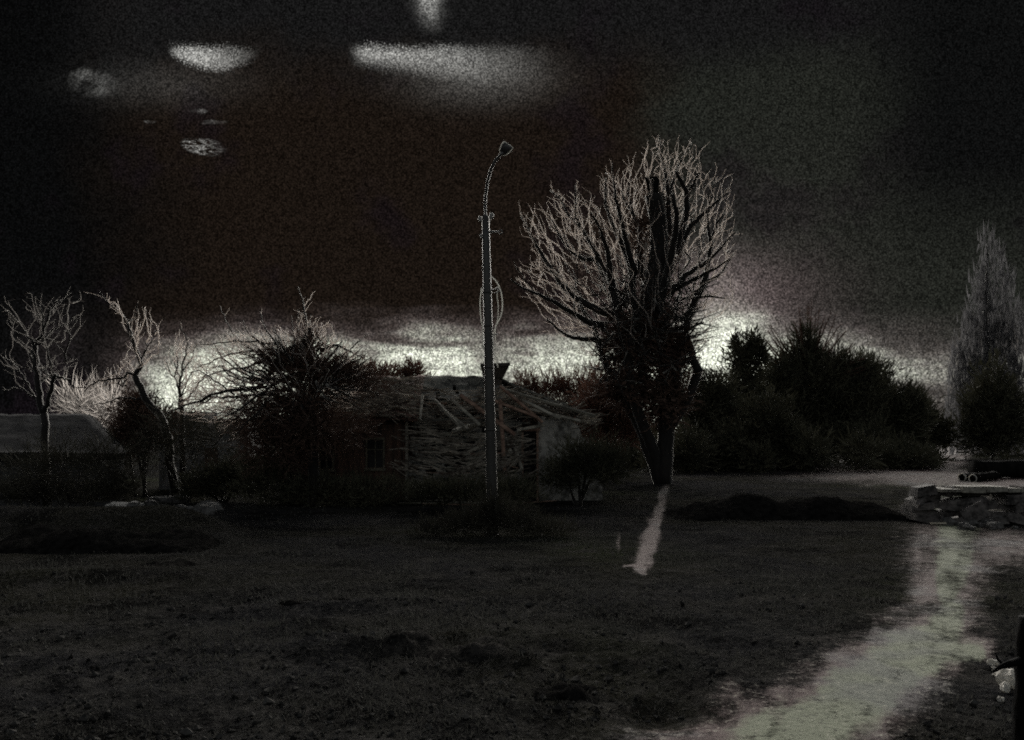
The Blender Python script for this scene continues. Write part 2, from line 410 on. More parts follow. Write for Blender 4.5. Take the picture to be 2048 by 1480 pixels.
        for i in range(base, len(pos)):
            a, b = pos[par[i]], pos[i]; L = (b-a).length; d0 = drc[par[i]]
            ra = min(r0*(cnt[i]+.6)**power*1.08, r0*9); rb = r0*max(.62, (cnt[i]-1)**power if cnt[i] > 1 else .55)
            m1 = a.lerp(b, .5)+(d0-(b-a).normalized())*L*.18+Vector((s.r.gauss(0, .09), s.r.gauss(0, .09), s.r.gauss(0, .09)))*L
            big = ra > r0*3.0
            (s.trunk if big else s.crown).tube([a, m1, b], [ra, (ra+rb)/2, rb], 5 if big else 3, caps=False)
    def build(s, name, base, label, cat, bark, twig, group=None):
        e = empty(name, base, label, cat, group)
        s.trunk.build('trunk', bark, e); s.crown.build('crown', twig, e); s.e = e
        return e
def spray(mb, rnd, blobs, n, Lr, w, up=.5, shell=.35):
    """many thin tapering sprays filling ellipsoids (centre, radii)"""
    vol = [b[1].x*b[1].z for b in blobs]; tot = sum(vol)
    for b, vv in zip(blobs, vol):
        c, r = b
        for _ in range(int(n*vv/tot)):
            d = Vector((rnd.gauss(0, 1), rnd.gauss(0, 1), rnd.gauss(0, 1))).normalized()
            q = rnd.random()**shell
            lump = .84+.66*mn.noise(d*2.1+c*.37)+.34*mn.noise(d*5.3+c)
            p = c+Vector((d.x*r.x, d.y*r.y, d.z*r.z))*q*lump
            o = (d*.9+Vector((rnd.gauss(0, .45), rnd.gauss(0, .45), rnd.gauss(0, .3)+up))).normalized()
            L = rnd.uniform(*Lr); s = o.cross(Vector((rnd.gauss(0, 1), rnd.gauss(0, 1), rnd.gauss(0, 1)))).normalized()*w*rnd.uniform(.6, 1.4)
            mid = p+o*L*.5+Vector((rnd.gauss(0, .08), rnd.gauss(0, .08), rnd.gauss(0, .08)))*L
            mb.quad(p-s*.5, p+s*.5, mid+s*.5, mid-s*.4)
            mb.tri(mid-s*.4, mid+s*.5, p+o*L)
def leaves(mb, rnd, blobs, n, size, flat=.85):
    vol = [b[1].x*b[1].z for b in blobs]; tot = sum(vol)
    for b, vv in zip(blobs, vol):
        c, r = b
        for _ in range(int(n*vv/tot)):
            d = Vector((rnd.gauss(0, 1), rnd.gauss(0, 1), rnd.gauss(0, 1))).normalized()
            lump = .84+.66*mn.noise(d*2.1+c*.37)+.34*mn.noise(d*5.3+c)
            p = c+Vector((d.x*r.x, d.y*r.y, d.z*r.z))*rnd.random()**.4*lump*flat
            a = Vector((rnd.gauss(0, 1), rnd.gauss(0, 1), rnd.gauss(0, 1))).normalized(); bb = a.orthogonal().normalized()
            s = size*rnd.uniform(.5, 1.3)
            mb.quad(p-a*s, p-bb*s*.6, p+a*s, p+bb*s*.6)
def blob(px, py, rx, ry, Y, k=.8): 
    m = Y/F
    return (P(px, py, Y), Vector((rx*m, rx*m*k, ry*m)))

def zoom(pts, s, ox, oy): return [(ox+a/s, oy+b/s) for a, b in pts]

# --- the big bare tree right of the pole
def big_tree():
    Y = 48.0
    T = Tree(11, .0105, up=.09, lens=(.20, .5), ang=(18, 46), dens=(9, 4), depth=2, wob=.09)
    Z = lambda *p: zoom(p, 2.846, 1000, 240)
    L = lambda pts, r0, r1, dy=0, **k: T.limb(Z(*pts), Y, r0*1.25, r1*1.5, dy-.8, **k)
    px = lambda pts, r0, r1, dy=0, **k: T.limb(pts, Y, r0, r1, dy, **k)
    # stems from the ground
    px([(1326, 972), (1330, 900), (1333, 840), (1332, 780), (1328, 700), (1312, 640)], .50, .34, 0, sprout=False)
    px([(1320, 972), (1310, 910), (1290, 860), (1268, 800), (1257, 750), (1262, 660)], .36, .24, -.6, sprout=False)
    px([(1318, 968), (1279, 856), (1250, 805), (1213, 731), (1196, 685), (1188, 655)], .30, .16, .6, sprout=False)
    px([(1332, 960), (1338, 850), (1352, 760), (1362, 690), (1378, 640)], .34, .2, .8, sprout=False)
    px([(1290, 800), (1282, 720), (1276, 640), (1262, 580)], .30, .2, -.8, sprout=False)
    L([(650, 1120), (560, 1080), (420, 1010), (345, 930), (300, 860), (250, 780), (205, 710), (150, 600), (120, 545)], .20, .03, 1.5)
    L([(600, 1170), (500, 1150), (380, 1080), (290, 1025), (200, 985), (120, 955), (62, 908)], .17, .025, -2)
    L([(290, 1025), (200, 985), (130, 890), (80, 810)], .06, .02, -1)
    L([(560, 1250), (480, 1245), (390, 1235), (330, 1190), (265, 1135)], .13, .03, -1)
    L([(690, 1130), (640, 960), (610, 850), (540, 790), (450, 790), (390, 730), (330, 640), (290, 560)], .22, .025, 2)
    L([(620, 880), (560, 780), (490, 660), (430, 560), (430, 450), (430, 370)], .15, .02, 2)
    L([(640, 960), (610, 740), (560, 600), (510, 520)], .18, .025, -1.5)
    L([(560, 780), (480, 640), (400, 560), (330, 430), (285, 400)], .1, .02, 2.5)
    L([(700, 1060), (760, 900), (740, 820), (690, 690), (640, 600), (600, 480), (600, 330)], .22, .025, 1)
    L([(770, 880), (720, 700), (690, 560), (650, 430), (640, 260)], .16, .02, -2)
    L([(850, 960), (795, 830), (800, 600), (720, 480), (690, 400)], .2, .03, 1.4)
    L([(800, 700), (760, 560), (730, 420), (740, 300)], .1, .02, 2.2)
    L([(830, 1150), (850, 1000), (900, 800), (905, 600), (885, 480), (872, 420)], .42, .30, 0)
    L([(900, 800), (960, 620), (960, 450), (950, 350), (915, 200), (905, 90)], .22, .02, .8)
    L([(940, 830), (1010, 700), (1055, 560), (1062, 430), (1030, 340), (1005, 290)], .24, .06, -1.2)
    L([(1062, 430), (1085, 390), (1110, 340), (1130, 300)], .12, .03, -.4)
    L([(960, 450), (1000, 300), (1060, 170), (1090, 130)], .08, .02, 2)
    L([(1000, 760), (1080, 610), (1160, 530), (1260, 440), (1310, 370)], .18, .025, 1)
    L([(960, 1000), (1060, 880), (1180, 810), (1260, 720), (1340, 640)], .18, .02, -1)
    L([(1040, 1210), (1100, 1050), (1170, 900), (1200, 720), (1225, 600), (1280, 530)], .22, .03, 1.5)
    L([(1110, 1010), (1200, 1005), (1280, 1015)], .08, .02, -1)
    L([(980, 970), (1100, 910), (1220, 850), (1310, 790)], .14, .02, -2)
    L([(1160, 930), (1250, 880), (1330, 760)], .08, .02, 1.5)
    L([(1020, 1200), (1100, 1180), (1160, 1150)], .1, .03, 1)
    L([(860, 1200), (950, 900), (990, 700), (1010, 560), (980, 420)], .28, .06, -2)
    L([(1200, 720), (1180, 560), (1200, 430), (1230, 340)], .09, .02, 1)
    T.limb([(1396, 745), (1384, 706), (1377, 680)], Y, .28, .16, .5, sprout=False)      # the snapped side stem
    px([(1345, 850), (1376, 800), (1397, 740)], .24, .27, .5, sprout=False)
    T.fill([(1030, 548), (1070, 505), (1040, 432), (1100, 385), (1162, 372), (1192, 408), (1214, 335), (1250, 335), (1294, 268), (1345, 272), (1405, 315), (1452, 380), (1476, 480), (1468, 560), (1432, 612), (1412, 680), (1330, 720), (1230, 720), (1170, 690), (1096, 650), (1080, 600)], Y, 1900, 5.0, (1310, 760))
    # twiggy clutter low on the stems
    rnd = random.Random(3)
    for _ in range(330):
        a, b = rnd.uniform(1195, 1395), rnd.uniform(560, 770)
        d = Vector((rnd.gauss(0, 1), rnd.gauss(0, .8), rnd.gauss(.2, .6))).normalized()
        T.shoot(P(a, b, Y+rnd.uniform(-2, 2)), d, rnd.uniform(.9, 2.2), .05, 2)
    base = P(1324, 970, Y)
    e = T.build('bare_tree', base, 'tallest bare tree, several dark stems and a wide pale-twigged crown, right of the pole', 'tree', M['bark'], M['twig'])
    # sawn-off limb head standing dark in the crown
    s = MB(); c = lambda px_, py_, dy: P(px_, py_, Y+dy)
    s.hexa([c(1300, 402, -.5), c(1316, 402, -.5), c(1316, 402, .5), c(1300, 402, .5), c(1289, 354, -.55), c(1319, 352, -.55), c(1319, 352, .55), c(1289, 354, .55)])
    o = s.build('sawn_stub', M['darkwood'], e, False)
    iv = MB()
    bl = [blob(1300, 690, 62, 95, Y), blob(1240, 680, 48, 62, Y), blob(1345, 700, 44, 80, Y), blob(1250, 775, 60, 55, Y), blob(1330, 800, 60, 70, Y), blob(1300, 610, 40, 60, Y), blob(1310, 420, 26, 30, Y), blob(1290, 470, 36, 40, Y), blob(1325, 520, 30, 50, Y)]
    spray(iv, rnd, bl, 5200, (.35, 1.0), .06, .2); leaves(iv, rnd, bl[:6], 3600, .18)
    iv.build('ivy', M['ivy'], e)
big_tree()

def left_trees():
    Z = lambda *p: zoom(p, 2.74, 0, 540)
    Y = 29.5
    T = Tree(21, .0095, up=.10, lens=(.30, .52), ang=(22, 58), dens=(5, 4), depth=1, wob=.13)
    T.limb([(93, 1030), (91, 930), (88, 826)], Y, .15, .12, 0, sprout=False)
    L = lambda pts, r0, r1, dy=0, **k: T.limb(Z(*pts), Y, r0, r1, dy, **k)
    L([(240, 785), (215, 720), (205, 600), (195, 480), (186, 395)], .11, .085, .3, sprout=False)
    L([(186, 400), (150, 350), (80, 270), (40, 220)], .05, .012, .5)
    L([(200, 410), (235, 350), (265, 250), (300, 180), (390, 125)], .06, .012, -.5)
    L([(225, 380), (265, 350), (340, 300), (420, 265)], .04, .012, .5)
    L([(210, 410), (260, 370), (310, 400), (350, 450)], .035, .01, .8)
    L([(230, 370), (240, 280), (220, 200), (150, 150)], .045, .012, -.8)
    L([(245, 775), (275, 680), (290, 600), (305, 572)], .09, .06, -.4, sprout=False)
    L([(305, 575), (345, 590), (392, 607)], .055, .035, -.4, sprout=False)
    L([(290, 600), (280, 560), (285, 500)], .03, .012, -.5)
    L([(235, 770), (180, 680), (120, 570), (60, 500), (15, 480)], .06, .012, .6)
    L([(175, 690), (110, 640), (60, 650), (15, 665)], .035, .012, -.4)
    L([(210, 540), (290, 530), (350, 505), (405, 497)], .03, .01, .4)
    L([(330, 600), (360, 660), (365, 760)], .03, .01, .3)
    T.fill([(-5, 640), (20, 595), (90, 578), (150, 580), (172, 630), (130, 690), (160, 725), (120, 765), (60, 750), (5, 745), (-10, 705), (30, 690)], Y, 160, 1.6, (90, 800), maxlen=1.1, r=.0085)
    T.build('young_tree', P(93, 1030, Y), 'slim three-stemmed bare tree in front of the low cottage at the far left', 'tree', M['bark'], M['twig_dim'])
    Y = 37.0
    T = Tree(22, .0095, up=.10, lens=(.30, .52), ang=(22, 58), dens=(5, 4), depth=1, wob=.13)
    L = lambda pts, r0, r1, dy=0, **k: T.limb(Z(*pts), Y, r0, r1, dy, **k)
    L([(960, 1240), (920, 920), (880, 800), (820, 740), (795, 700), (760, 620), (742, 580)], .2, .13, 0, sprout=False)
    L([(742, 580), (772, 520), (765, 480), (740, 420), (710, 330), (700, 280), (640, 220), (580, 170), (545, 120)], .11, .015, .6)
    L([(700, 285), (740, 250), (755, 180)], .04, .015, -.5)
    L([(768, 490), (795, 450), (830, 390), (850, 330)], .05, .015, .7)
    L([(740, 430), (715, 370), (690, 330)], .035, .015, -.6)
    L([(742, 585), (705, 562), (680, 590), (600, 600), (530, 610), (470, 650), (400, 640)], .06, .015, -1)
    L([(700, 565), (690, 640), (700, 690)], .03, .012, .5)
    L([(800, 700), (740, 705), (670, 700), (600, 720), (500, 740)], .05, .015, 1)
    L([(815, 725), (835, 690), (810, 670)], .04, .012, .3)
    T.fill([(188, 575), (235, 600), (262, 640), (280, 605), (330, 655), (312, 710), (268, 760), (215, 770), (150, 780), (140, 765), (200, 745), (245, 715), (255, 670), (230, 630)], Y, 180, 1.4, (275, 800), maxlen=1.2, r=.0095)
    T.build('leaning_tree', P(350, 992, Y), 'crooked leaning bare tree with a drooping left bough, beside the back shed', 'tree', M['bark'], M['twig'])
    Y = 40.0
    T = Tree(23, .010, up=.10, lens=(.30, .52), ang=(22, 58), dens=(5, 4), depth=1, wob=.13)
    L = lambda pts, r0, r1, dy=0, **k: T.limb(Z(*pts), Y, r0, r1, dy, **k)
    L([(1000, 1210), (1000, 900), (998, 760), (990, 690)], .14, .1, 0, sprout=False)
    L([(990, 700), (965, 600), (935, 570), (900, 470)], .06, .015, .5)
    L([(985, 690), (990, 580), (1010, 480), (1030, 400), (985, 300)], .07, .015, -.5)
    L([(995, 720), (1030, 700), (1090, 620), (1140, 560), (1060, 500)], .06, .015, .6)
    L([(1000, 560), (1040, 500), (1075, 420), (1080, 380)], .04, .015, .9)
    T.fill([(325, 715), (345, 690), (358, 650), (390, 690), (420, 735), (400, 770), (368, 790), (345, 760)], Y, 240, .9, (362, 810), maxlen=1.1, r=.0095)
    T.build('sapling', P(365, 982, Y), 'short bare sapling with upright twigs between the leaning tree and the bushy house tree', 'tree', M['bark'], M['twig'])
left_trees()

def house_tree():
    Y = 33.0
    T = Tree(31, .0100, up=.10, lens=(.28, .5), ang=(22, 60), dens=(4, 4), depth=1, wob=.11)
    px = lambda pts, r0, r1, dy=0, **k: T.limb(pts, Y, r0, r1, dy, **k)
    px([(628, 1014), (626, 930), (625, 850), (625, 737), (620, 656)], .24, .09, 0, sprout=False)
    px([(620, 680), (611, 635), (606, 600), (596, 573)], .06, .018, .2, n=9)
    px([(608, 612), (622, 592), (630, 583)], .02, .012, .2, sprout=False)
    px([(622, 660), (640, 655), (662, 648)], .03, .014, .2)
    px([(615, 690), (575, 700), (520, 775), (474, 779), (430, 788), (394, 803), (365, 811), (330, 829)], .13, .02, -1)
    px([(620, 740), (560, 760), (520, 790), (471, 825), (440, 838)], .1, .02, -1.5)
    px([(600, 720), (540, 720), (490, 735), (440, 742), (405, 760)], .09, .016, .8)
    px([(590, 700), (520, 700), (470, 705), (425, 722), (395, 735)], .08, .016, 1.4)
    px([(540, 720), (490, 690), (473, 675), (452, 642), (441, 612)], .055, .016, .5)
    px([(570, 700), (540, 672), (526, 650), (520, 624)], .05, .016, -.6)
    px([(530, 690), (500, 670), (490, 655), (487, 640)], .04, .014, -1)
    px([(470, 790), (430, 760), (400, 740), (380, 745)], .04, .014, -1)
    px([(520, 760), (480, 745), (440, 715), (430, 690)], .05, .014, -1.2)
    px([(560, 690), (500, 680), (450, 686), (395, 690)], .05, .014, .3)
    px([(640, 700), (680, 690), (715, 712), (730, 716)], .08, .02, 1)
    px([(630, 760), (690, 740), (740, 745)], .08, .02, 1)
    px([(600, 760), (540, 800), (500, 840), (470, 870)], .07, .016, -1)
    T.fill([(345, 812), (385, 745), (400, 700), (440, 668), (480, 660), (520, 655), (585, 660), (600, 620), (625, 630), (660, 655), (700, 684), (735, 716), (752, 748), (700, 800), (560, 880), (470, 868), (425, 835)], Y, 2600, 2.6, (620, 800), maxlen=1.5, r=.0085)
    e = T.build('bushy_tree', P(628, 1014, Y), 'dense overgrown tree with long boughs reaching left, in front of the ruined house', 'tree', M['bark'], M['twig'])
    rnd = random.Random(5); mb = MB(); T2 = Tree(77, .012, depth=2, wob=.14)
    bl = [blob(600, 745, 80, 40, Y), blob(650, 742, 64, 34, Y), blob(600, 810, 90, 52, Y), blob(520, 850, 60, 60, Y), blob(695, 745, 50, 26, Y), blob(640, 860, 110, 46, Y), blob(560, 900, 80, 50, Y), blob(560, 715, 60, 22, Y), blob(615, 690, 36, 26, Y), blob(730, 765, 44, 22, Y)]
    spray(mb, rnd, bl, 7500, (.25, .8), .030, .15); leaves(mb, rnd, bl, 3600, .08)
    for _ in range(90):
        a = rnd.uniform(0, 2*pi); T2.shoot(P(600+95*cos(a)*rnd.random()**.5, 755+60*sin(a)*rnd.random()**.5, Y+rnd.uniform(-1, 1)), Vector((cos(a), rnd.gauss(0, .4), -sin(a)*.8+.2)).normalized(), rnd.uniform(.6, 1.7), .045, 2)
    T2.trunk.build('branches', M['bark'], e)
    mb.build('foliage', M['ivy'], e)
house_tree()

# --- evergreens and shrubs: each its own plant
def bush(name, label, cat, blobs, Y, base_px, mat, n=5000, nl=2500, Lpx=(9, 26), wpx=2.0, up=.5, seed=1, group=None, stems=4, stem_r=.08, shell=.35, fat=1.12):
    rnd = random.Random(seed); m = Y/F
    bl = [blob(b[0], b[1], b[2]*fat, b[3]*fat, Y) for b in blobs]
    bx, by = base_px; base = P(bx, by, Y); base.z = ground_z(base.x, base.y)
    e = empty(name, base, label, cat, group)
    st = MB()
    for k in range(stems):
        c, r = bl[k % len(bl)]
        tip = c+Vector((rnd.uniform(-.4, .4)*r.x, rnd.uniform(-.4, .4)*r.y, r.z*rnd.uniform(.1, .6)))
        b0 = base+Vector((rnd.uniform(-1, 1), rnd.uniform(-1, 1), 0))*stem_r*3-Vector((0, 0, .15))
        md = b0.lerp(tip, .5)+Vector((rnd.gauss(0, .06), rnd.gauss(0, .06), 0))*(tip-b0).length
        pts, _ = resample([b0, md, tip], 7)
        st.tube(pts, [stem_r*(1-.8*i/6) for i in range(7)], 6)
    st.build('trunk', M['bark'], e)
    cr = MB(); spray(cr, rnd, bl, n, (Lpx[0]*m, Lpx[1]*m), wpx*m, up, shell); leaves(cr, rnd, bl, nl, 4.0*m)
    cr.build('crown', mat, e)
    return e, cr
B = M['brush']; RB = M['redbrush']
bush('cypress', 'small jagged-topped dark evergreen just left of the broad conifer', 'evergreen tree',
     [(1490, 722, 38, 42), (1484, 780, 50, 60), (1500, 845, 55, 70), (1472, 690, 10, 30), (1505, 690, 18, 30), (1524, 706, 12, 28)], 78, (1490, 928), B, 5200, 3600, (8, 20), 2.6, .5, 41)
con, _ = bush('conifer', 'broad dark conifer with a fan-shaped peaked top, highest of the right-hand evergreens', 'evergreen tree',
     [(1608, 690, 24, 44), (1600, 722, 44, 36), (1655, 735, 48, 34), (1625, 775, 88, 62), (1600, 840, 90, 80), (1680, 830, 80, 80)], 86, (1625, 924), B, 8200, 4200, (12, 34), 2.4, .65, 42)
def fan():
    rnd = random.Random(420); Y = 86; m = Y/F; mb = MB()
    for k in range(64):
        th = R(rnd.uniform(-80, 80)); ln = (158-.55*abs(math.degrees(th)-4)*1.1)*rnd.uniform(.72, 1.05); dy = rnd.gauss(0, 1.2)
        a = P(1617+rnd.gauss(0, 8), 764+rnd.gauss(0, 10), Y); b = P(1614+ln*sin(th), 764-ln*cos(th)*.98, Y+dy); md = a.lerp(b, .55)+Vector((0, 0, -.3*abs(sin(th))))
        pts, _l = resample([a, md, b], 6); mb.tube(pts, [.09*(1-.8*i/5) for i in range(6)], 4, False)
        d = (b-a).normalized()
        for q in range(46):
            t = .35+.65*rnd.random(); p = a.lerp(b, t); o = (d*.9+Vector((rnd.gauss(0, .5), rnd.gauss(0, .5), rnd.gauss(.1, .4)))).normalized(); L = rnd.uniform(.25, .85)*(1.2-.6*t)
            w_ = o.orthogonal().normalized()*.035; mb.tri(p-w_, p+w_, p+o*L)
    mb.build('branches', M['redbrush'], con)
fan()
bush('round_evergreen', 'wide rounded dark evergreen sloping down right of the peaked conifer', 'evergreen tree',
     [(1735, 765, 58, 52), (1760, 830, 80, 72), (1700, 800, 50, 60)], 92, (1745, 922), B, 5200, 3600, (8, 20), 2.4, .4, 43)
bush('low_evergreen', 'lower dark evergreen tapering to the pale lane, last on the right slope', 'evergreen tree',
     [(1825, 820, 46, 44), (1840, 860, 58, 46), (1880, 868, 30, 34)], 100, (1840, 917), B, 4200, 2600, (7, 18), 2.2, .4, 44)
bush('evergreen_shrub', 'dark tangled shrub close behind the tall bare tree on its right', 'shrub',
     [(1405, 830, 58, 85), (1430, 800, 50, 60), (1380, 790, 30, 60)], 70, (1405, 936), B, 5200, 3600, (8, 22), 2.4, .4, 45)
bush('evergreen_shrub', 'dark low shrub at the foot of the small jagged evergreen', 'shrub',
     [(1535, 850, 60, 68), (1560, 880, 50, 44)], 66, (1540, 940), B, 3800, 2600, (8, 20), 2.4, .4, 46)
bush('bramble', 'rusty brown bramble under the left boughs of the tall bare tree', 'shrub',
     [(1215, 800, 48, 62), (1250, 840, 52, 60), (1180, 830, 34, 40)], 53, (1225, 958), RB, 4200, 2200, (9, 24), 2.0, .4, 47)
bush('bramble', 'dark bramble mound against the plastered wall of the ruined house', 'shrub',
     [(1170, 925, 62, 50), (1220, 930, 50, 46), (1120, 950, 46, 34)], 33.5, (1165, 1010), B, 5200, 1200, (8, 26), 1.4, .6, 48)
bush('weeds', 'dark weedy bush in front of the collapsed roof beside the pole foot', 'shrub',
     [(930, 985, 80, 26), (1020, 985, 60, 30), (860, 985, 50, 22)], 30.5, (940, 1024), B, 4200, 500, (8, 26), 1.3, .8, 49, stems=2, stem_r=.03)
bush('weeds', 'dark weedy thicket along the boarded front wall with windows', 'shrub',
     [(640, 980, 90, 34), (740, 985, 90, 32), (540, 960, 70, 50)], 33.2, (650, 1012), B, 6200, 900, (8, 26), 1.3, .8, 50, stems=3, stem_r=.03)
bush('thorn_bush', 'rusty thorn bush spiking above the left end of the ruined roof', 'shrub',
     [(770, 752, 46, 22), (825, 748, 26, 26), (720, 760, 46, 34), (830, 790, 40, 40)], 45.5, (775, 974), RB, 3400, 900, (8, 24), 1.7, .9, 51, stems=5)
bush('thorn_bush', 'rusty haze of twigs behind the chimney, above the dark hedge', 'shrub',
     [(1060, 785, 44, 40), (1120, 780, 50, 40), (1180, 785, 44, 50)], 62, (1110, 946), RB, 5200, 400, (8, 22), 1.3, .9, 52, stems=6, shell=.6)
bush('hedge', 'low black hedge behind the right end of the ruined house', 'hedge',
     [(1070, 830, 60, 48), (1150, 835, 60, 46), (1220, 840, 40, 46)], 58, (1130, 951), M['ivy'], 4200, 3600, (6, 16), 2.2, .4, 53)
bush('thicket', 'pale twiggy thicket against the glow between the cottage and the leaning tree', 'shrub',
     [(175, 825, 50, 46), (215, 820, 40, 52), (140, 815, 40, 34)], 44, (185, 977), M['twig_dim'], 620, 0, (14, 46), 1.2, 1.0, 54, stems=9, stem_r=.04, shell=.6)
bush('undergrowth_bush', 'dark rounded bush at the foot of the crooked leaning tree', 'shrub',
     [(275, 815, 42, 44), (305, 850, 60, 44), (260, 870, 50, 60)], 38.5, (285, 992), M['ivy'], 4200, 2600, (7, 20), 1.8, .4, 55)
bush('undergrowth_bush', 'grey-green weedy bush below the boughs left of the bushy tree', 'shrub',
     [(450, 960, 60, 34), (400, 975, 50, 26), (500, 950, 50, 44)], 34.5, (445, 1006), M['brush'], 5200, 1400, (8, 22), 1.6, .6, 56)

for k, (px_, y_, rx_, ry_, b_, lab) in enumerate([(1440, 850, 62, 78, 934, 'dark evergreen shrub filling the gap left of the small jagged evergreen'), (1548, 812, 52, 86, 928, 'dark evergreen shrub filling the dip before the broad conifer'),
        (1705, 800, 62, 84, 922, 'dark evergreen shrub on the right shoulder of the broad conifer'), (1795, 842, 58, 66, 920, 'dark evergreen shrub between the rounded and the lower evergreen')]):
    bush('evergreen_shrub', lab, 'shrub', [(px_, y_, rx_, ry_), (px_-14, y_+34, rx_, ry_*.6), (px_+20, y_-ry_*.5, rx_*.6, ry_*.6)], 82+2*k, (px_, b_), B, 5200, 3600, (8, 22), 2.4, .5, 81+k, stems=2)
def undergrowth():
    rnd = random.Random(66); mb = MB()
    for k in range(52):
        px = rnd.uniform(1190, 1900); Y = rnd.uniform(62, 84); h = rnd.uniform(34, 66)*(1 if px < 1760 else .6)
        b = blob(px, 0, rnd.uniform(34, 60), h, Y); b[0].z = h*Y/F*.75; spray(mb, rnd, [b], 420, (.3, .95), .09, .5); leaves(mb, rnd, [b], 300, .16)
    o = mb.build('undergrowth', M['brush'], None); o['kind'] = 'stuff'; tag(o, 'dense dark undergrowth under the right-hand evergreens', 'undergrowth')
undergrowth()

bush('weeds', 'dark weeds along the foot of the low cottage wall', 'shrub',
     [(60, 985, 90, 26), (170, 990, 80, 22), (240, 975, 40, 36)], 29, (120, 1033), M['weed'], 3800, 500, (8, 28), 1.4, .9, 91, stems=2, stem_r=.02)
bush('weeds', 'dark weeds added to hide the foot of the lamp pole', 'shrub',
     [(985, 1030, 40, 46), (930, 1048, 50, 28), (1040, 1046, 50, 30), (1100, 1060, 50, 18), (870, 1060, 50, 18)], 23.4, (985, 1072), M['weed'], 4200, 300, (8, 30), 1.3, .9, 92, stems=2, stem_r=.02)  # weeds added so that the lower pole fades into the dark
bush('thicket', 'dark wiry tangle hanging before the grey back shed', 'shrub',
     [(360, 870, 70, 56), (440, 880, 60, 56), (310, 900, 50, 50)], 36, (370, 998), M['weed'], 1900, 60, (16, 52), 1.2, .3, 95, stems=9, stem_r=.03, shell=.5)
bush('thicket', 'dark bare tangle in front of the cottage wall, beside the slim tree', 'shrub',
     [(130, 930, 70, 50), (60, 945, 60, 44), (210, 930, 50, 50)], 28.5, (130, 1034), M['weed'], 1700, 60, (16, 56), 1.2, .4, 96, stems=9, stem_r=.025, shell=.5)
bush('thicket', 'pale tangled twigs against the brightest glow, between the sapling and the bushy tree', 'shrub',
     [(430, 800, 60, 34), (390, 812, 50, 26), (470, 812, 40, 24)], 46, (430, 973), M['twig_dim'], 420, 0, (16, 60), 1.1, .6, 93, stems=7, stem_r=.035, shell=.6)
bush('thicket', 'pale wiry twigs rising over the cottage roof end, right of the slim three-stemmed tree', 'shrub',
     [(220, 810, 34, 46), (160, 800, 50, 40)], 41, (205, 985), M['twig'], 260, 0, (16, 60), .9, .8, 94, stems=6, stem_r=.03, shell=.6)

def poplar():
    rnd = random.Random(8); Y = 120.0; m = Y/F
    base = P(1972, 909, Y); e = empty('poplar', base, 'very tall narrow poplar with upswept grey twigs at the right edge', 'tree')
    st = MB(); pts = [P(1972+rnd.gauss(0, 2), y, Y) for y in range(912, 470, -30)]
    st.tube(pts, [.75*(1-.92*i/(len(pts)-1)) for i in range(len(pts))], 8); st.build('trunk', M['bark'], e)
    mb = MB()
    sp = [(1978, 460, 34), (1998, 500, 34), (1956, 540, 34), (2018, 545, 32), (1938, 620, 32), (2034, 610, 30), (1972, 560, 46), (1916, 690, 26), (1996, 640, 52), (1950, 710, 52), (2024, 720, 46)]
    for cx, top, wd in sp:
        for _ in range(int(420+wd*9)):
            t = rnd.random(); y = 900-(900-top)*t; half = 1.25*wd*(1-t)**.38+6
            a = rnd.uniform(0, 2*pi); q = rnd.random()**.5*half*(.8+.7*mn.noise(Vector((cos(a)*2+cx, sin(a)*2, t*9))))
            p = P(cx+q*cos(a), y, Y+q*sin(a)*m)
            o = Vector((cos(a)*.2+rnd.gauss(0, .12), sin(a)*.2+rnd.gauss(0, .12), 1 if rnd.random() < .5 else -1)).normalized(); L = rnd.uniform(10, 34)*m
            s = o.cross(Vector((rnd.gauss(0, 1), rnd.gauss(0, 1), 0))).normalized()*1.5*m*rnd.uniform(.5, 1.2)
            mb.tri(p-s, p+s, p+o*L)
    mb.build('crown', M['poplar'], e)
    bush('roadside_shrub', 'dark upright shrub at the foot of the poplar beside the lane', 'shrub',
         [(1985, 800, 52, 84), (1980, 862, 56, 60), (2015, 845, 44, 76), (1950, 850, 34, 64)], 96, (1985, 918), B, 5200, 3600, (9, 24), 2.4, .7, 61)
poplar()

def far_wood():
    rnd = random.Random(9); mb = MB(); Y = 260.0; bl = []
    for k in range(95):
        px = -400+k*30+rnd.uniform(-12, 12); h = rnd.uniform(14, 30)
        if 1820 < px < 1960: h *= 1.7
        if px < 500: h *= .55
        bl.append(blob(px, 878-h*.6, rnd.uniform(20, 34), h, Y+rnd.uniform(-15, 30)))
    spray(mb, rnd, bl, 9000, (1.0, 2.6), .5, .5); leaves(mb, rnd, bl, 7000, 1.0)
    o = mb.build('far_woodland', M['far'], None); o['kind'] = 'stuff'; tag(o, 'far dark woodland along the horizon', 'woodland')
far_wood()

